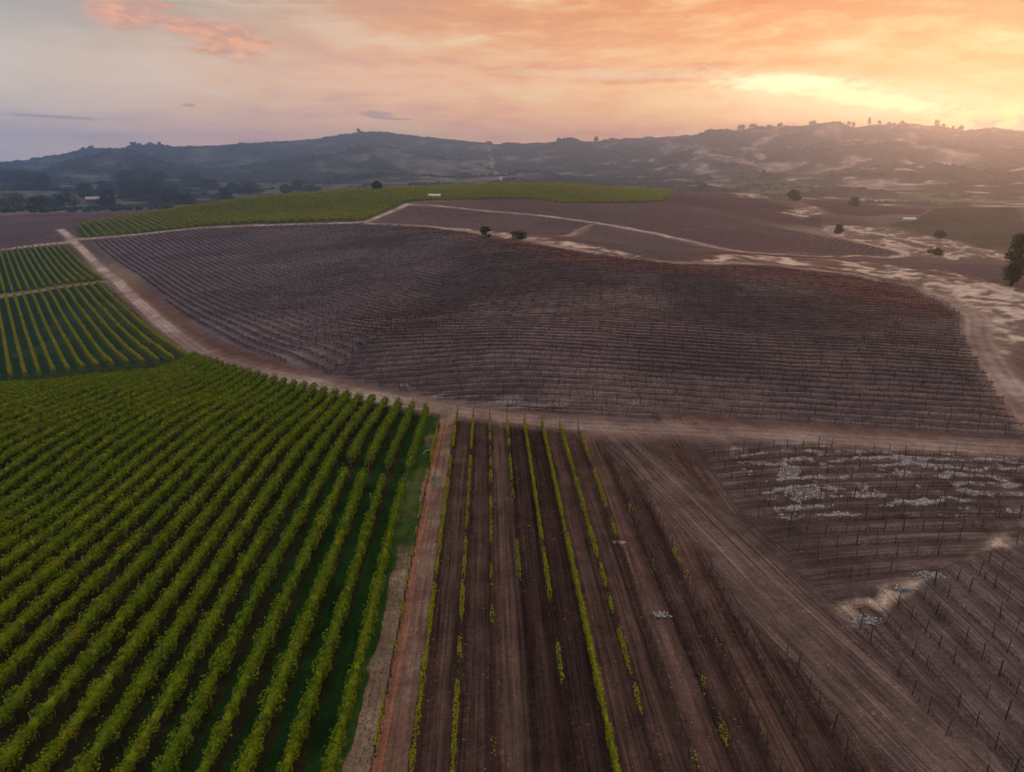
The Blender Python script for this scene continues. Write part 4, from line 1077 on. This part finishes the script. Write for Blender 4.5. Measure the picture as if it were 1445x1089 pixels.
wob = b.m('SUBTRACT', b.noise(b.xyz(b.m('MULTIPLY', az, .22), b.m('MULTIPLY', el, .8), 0.), 1., 6, .65), .5)
wob2 = b.m('SUBTRACT', b.noise(b.xyz(b.m('MULTIPLY', az, .9), b.m('MULTIPLY', el, 2.2), 4.), 1., 5, .65), .5)
def blob(a0, e0, wa, we, tilt=0., dist=1.0, fine=.5, soft=(1.0, .0)):
    da = b.m('DIVIDE', b.m('SUBTRACT', az, a0), wa)
    ee = b.m('SUBTRACT', b.m('SUBTRACT', el, e0), b.m('MULTIPLY', b.m('SUBTRACT', az, a0), tilt))
    de = b.m('DIVIDE', ee, we)
    r2 = b.m('ADD', b.m('MULTIPLY', da, da), b.m('MULTIPLY', de, de))
    r2 = b.m('ADD', r2, b.m('ADD', b.m('MULTIPLY', wob, dist * 3), b.m('MULTIPLY', wob2, fine * 3)))
    return b.maprange(r2, soft[1], soft[0], 1., 0.)
# warm broad glow, then the bright rifts near the sun
c = b.mix(b.m('MULTIPLY', blob(23, 4.5, 12, 2.1, -.08, .6, .4, (1.5, -.1)), .85), c, (1.08, .72, .36))
c = b.mix(b.m('MULTIPLY', blob(22, 4.8, 8, 1.2, -.12, .6, .6, (1.6, -.2)), .6), c, (1.15, .85, .44))
c = b.mix(b.m('MULTIPLY', blob(20.0, 5.6, 5.6, .72, -.06, .65, .7, (1.35, -.15)), .95), c, (1.35, 1.12, .64))
c = b.mix(b.m('MULTIPLY', blob(26, 4.3, 6.4, .55, -.17, .6, .7, (1.35, -.15)), .95), c, (1.35, 1.05, .5))
c = b.mix(b.m('MULTIPLY', blob(34.5, 2.9, 7.5, .9, .03, .6, .6, (1.4, -.2)), .9), c, (1.5, .95, .30))
c = b.mix(b.m('MULTIPLY', blob(8, 6.6, 9.0, .5, -.02, .8, .3, (1.2, -.2)), .6), c, lin((255, 222, 178)))
c = b.mix(b.m('MULTIPLY', blob(28.5, 6.1, 5.0, .8, -.05, .7, .4, (1.3, -.1)), .55), c, lin((240, 166, 98)))
# low mauve-pink cloud heads over the ridge
lowc = b.m('MULTIPLY', b.maprange(b.noise(b.xyz(b.m('MULTIPLY', az, .55), b.m('MULTIPLY', el, .5), 9.), 1., 6, .62), .47, .60), b.maprange(b.m('ADD', el, b.m('MULTIPLY', wob2, 1.8)), 2.6, 3.3, 1., 0.))
c = b.mix(b.m('MULTIPLY', lowc, b.maprange(az, 2, 8)), c, lin((236, 150, 126)))
# pink cloud puffs at the upper left
for a0, e0, wa, we, tl in ((-27.0, 9.6, 2.6, 1.2, 0), (-23.3, 9.1, 2.2, .7, -.1), (-20.4, 8.4, 3.2, 1.4, -.12), (-24.5, 10.2, 1.2, .3, 0), (-21.8, 7.7, 1.6, .22, 0), (-18.0, 8.2, 1.2, .4, 0)):
    f = b.m('MULTIPLY', blob(a0, e0, wa, we, tl, .75, .65, (1.15, .0)), .85)
    c = b.mix(f, c, b.mix(b.maprange(b.m('ADD', wob2, wob), -.14, .16), lin((206, 150, 122)), lin((255, 172, 116))))
# small mauve clouds
for a0, e0, wa, we in ((-10.4, 3.75, 1.5, .28), (-31.5, 3.1, 3.0, .12), (-23.5, 4.1, .5, .12), (-9.0, 3.45, 1.8, .10), (-18.5, 1.75, 3.0, .16)):
    c = b.mix(b.m('MULTIPLY', blob(a0, e0, wa, we, -.03, .55, .6, (1.2, .1)), .7), c, lin((168, 138, 142)))
c = b.mix(b.m('MULTIPLY', blob(-20, 1.9, 5, .6, 0, .5, .3, (1.4, 0.)), .5), c, lin((252, 176, 164)))
# the vault above the picture, cooler, and made brighter to lift the light on the land; under the horizon the same haze
c = b.mix(b.maprange(el, 12, 50), c, b.mix(b.maprange(az, -120, 30), lin((206, 202, 206)), lin((228, 204, 188))))
bg = N.new('ShaderNodeBackground'); L.new(c, bg.inputs[0])
L.new(b.m('ADD', b.m('ADD', .95, b.m('MULTIPLY', b.maprange(el, 12, 40), .50)), b.m('MULTIPLY', b.m('EXPONENT', b.m('MULTIPLY', b.m('MAXIMUM', el, 0.), -.30)), 1.6)), bg.inputs[1])
sky = N.new('ShaderNodeTexSky'); sky.sky_type = 'NISHITA'; sky.sun_disc = False; sky.sun_elevation = R_(SUN_EL); sky.sun_rotation = R_(SUN_AZ)
bs = N.new('ShaderNodeBackground'); L.new(sky.outputs[0], bs.inputs[0]); bs.inputs[1].default_value = .05
ad = N.new('ShaderNodeMixShader'); ad.inputs[0].default_value = .92; L.new(bs.outputs[0], ad.inputs[1]); L.new(bg.outputs[0], ad.inputs[2])
wo = N.new('ShaderNodeOutputWorld'); L.new(ad.outputs[0], wo.inputs[0])

sl = bpy.data.lights.new('sun', 'SUN'); sl.energy = 2.6; sl.angle = R_(6); sl.color = (1, .28, .08)
so = bpy.data.objects.new('sun', sl); col.objects.link(so)
d = Vector((math.sin(R_(SUN_AZ)) * math.cos(R_(SUN_EL)), math.cos(R_(SUN_AZ)) * math.cos(R_(SUN_EL)), math.sin(R_(SUN_EL))))
so.rotation_euler = (-d).to_track_quat('-Z', 'Y').to_euler()

cam = bpy.data.cameras.new('camera'); co = bpy.data.objects.new('camera', cam); col.objects.link(co)
co.location = (0, 0, CAMZ); co.rotation_euler = (R_(90) - PITCH, 0, 0)
cam.sensor_width = 36; cam.lens = F / 1445 * 36; cam.clip_start = .5; cam.clip_end = 20000
scene.camera = co
scene.view_settings.view_transform = 'Standard'; scene.view_settings.look = 'None'; scene.view_settings.exposure = .45; scene.view_settings.gamma = 1
scene.cycles.use_denoising = True
scene.cycles.volume_bounces = 0; scene.cycles.max_bounces = 5; scene.cycles.diffuse_bounces = 2
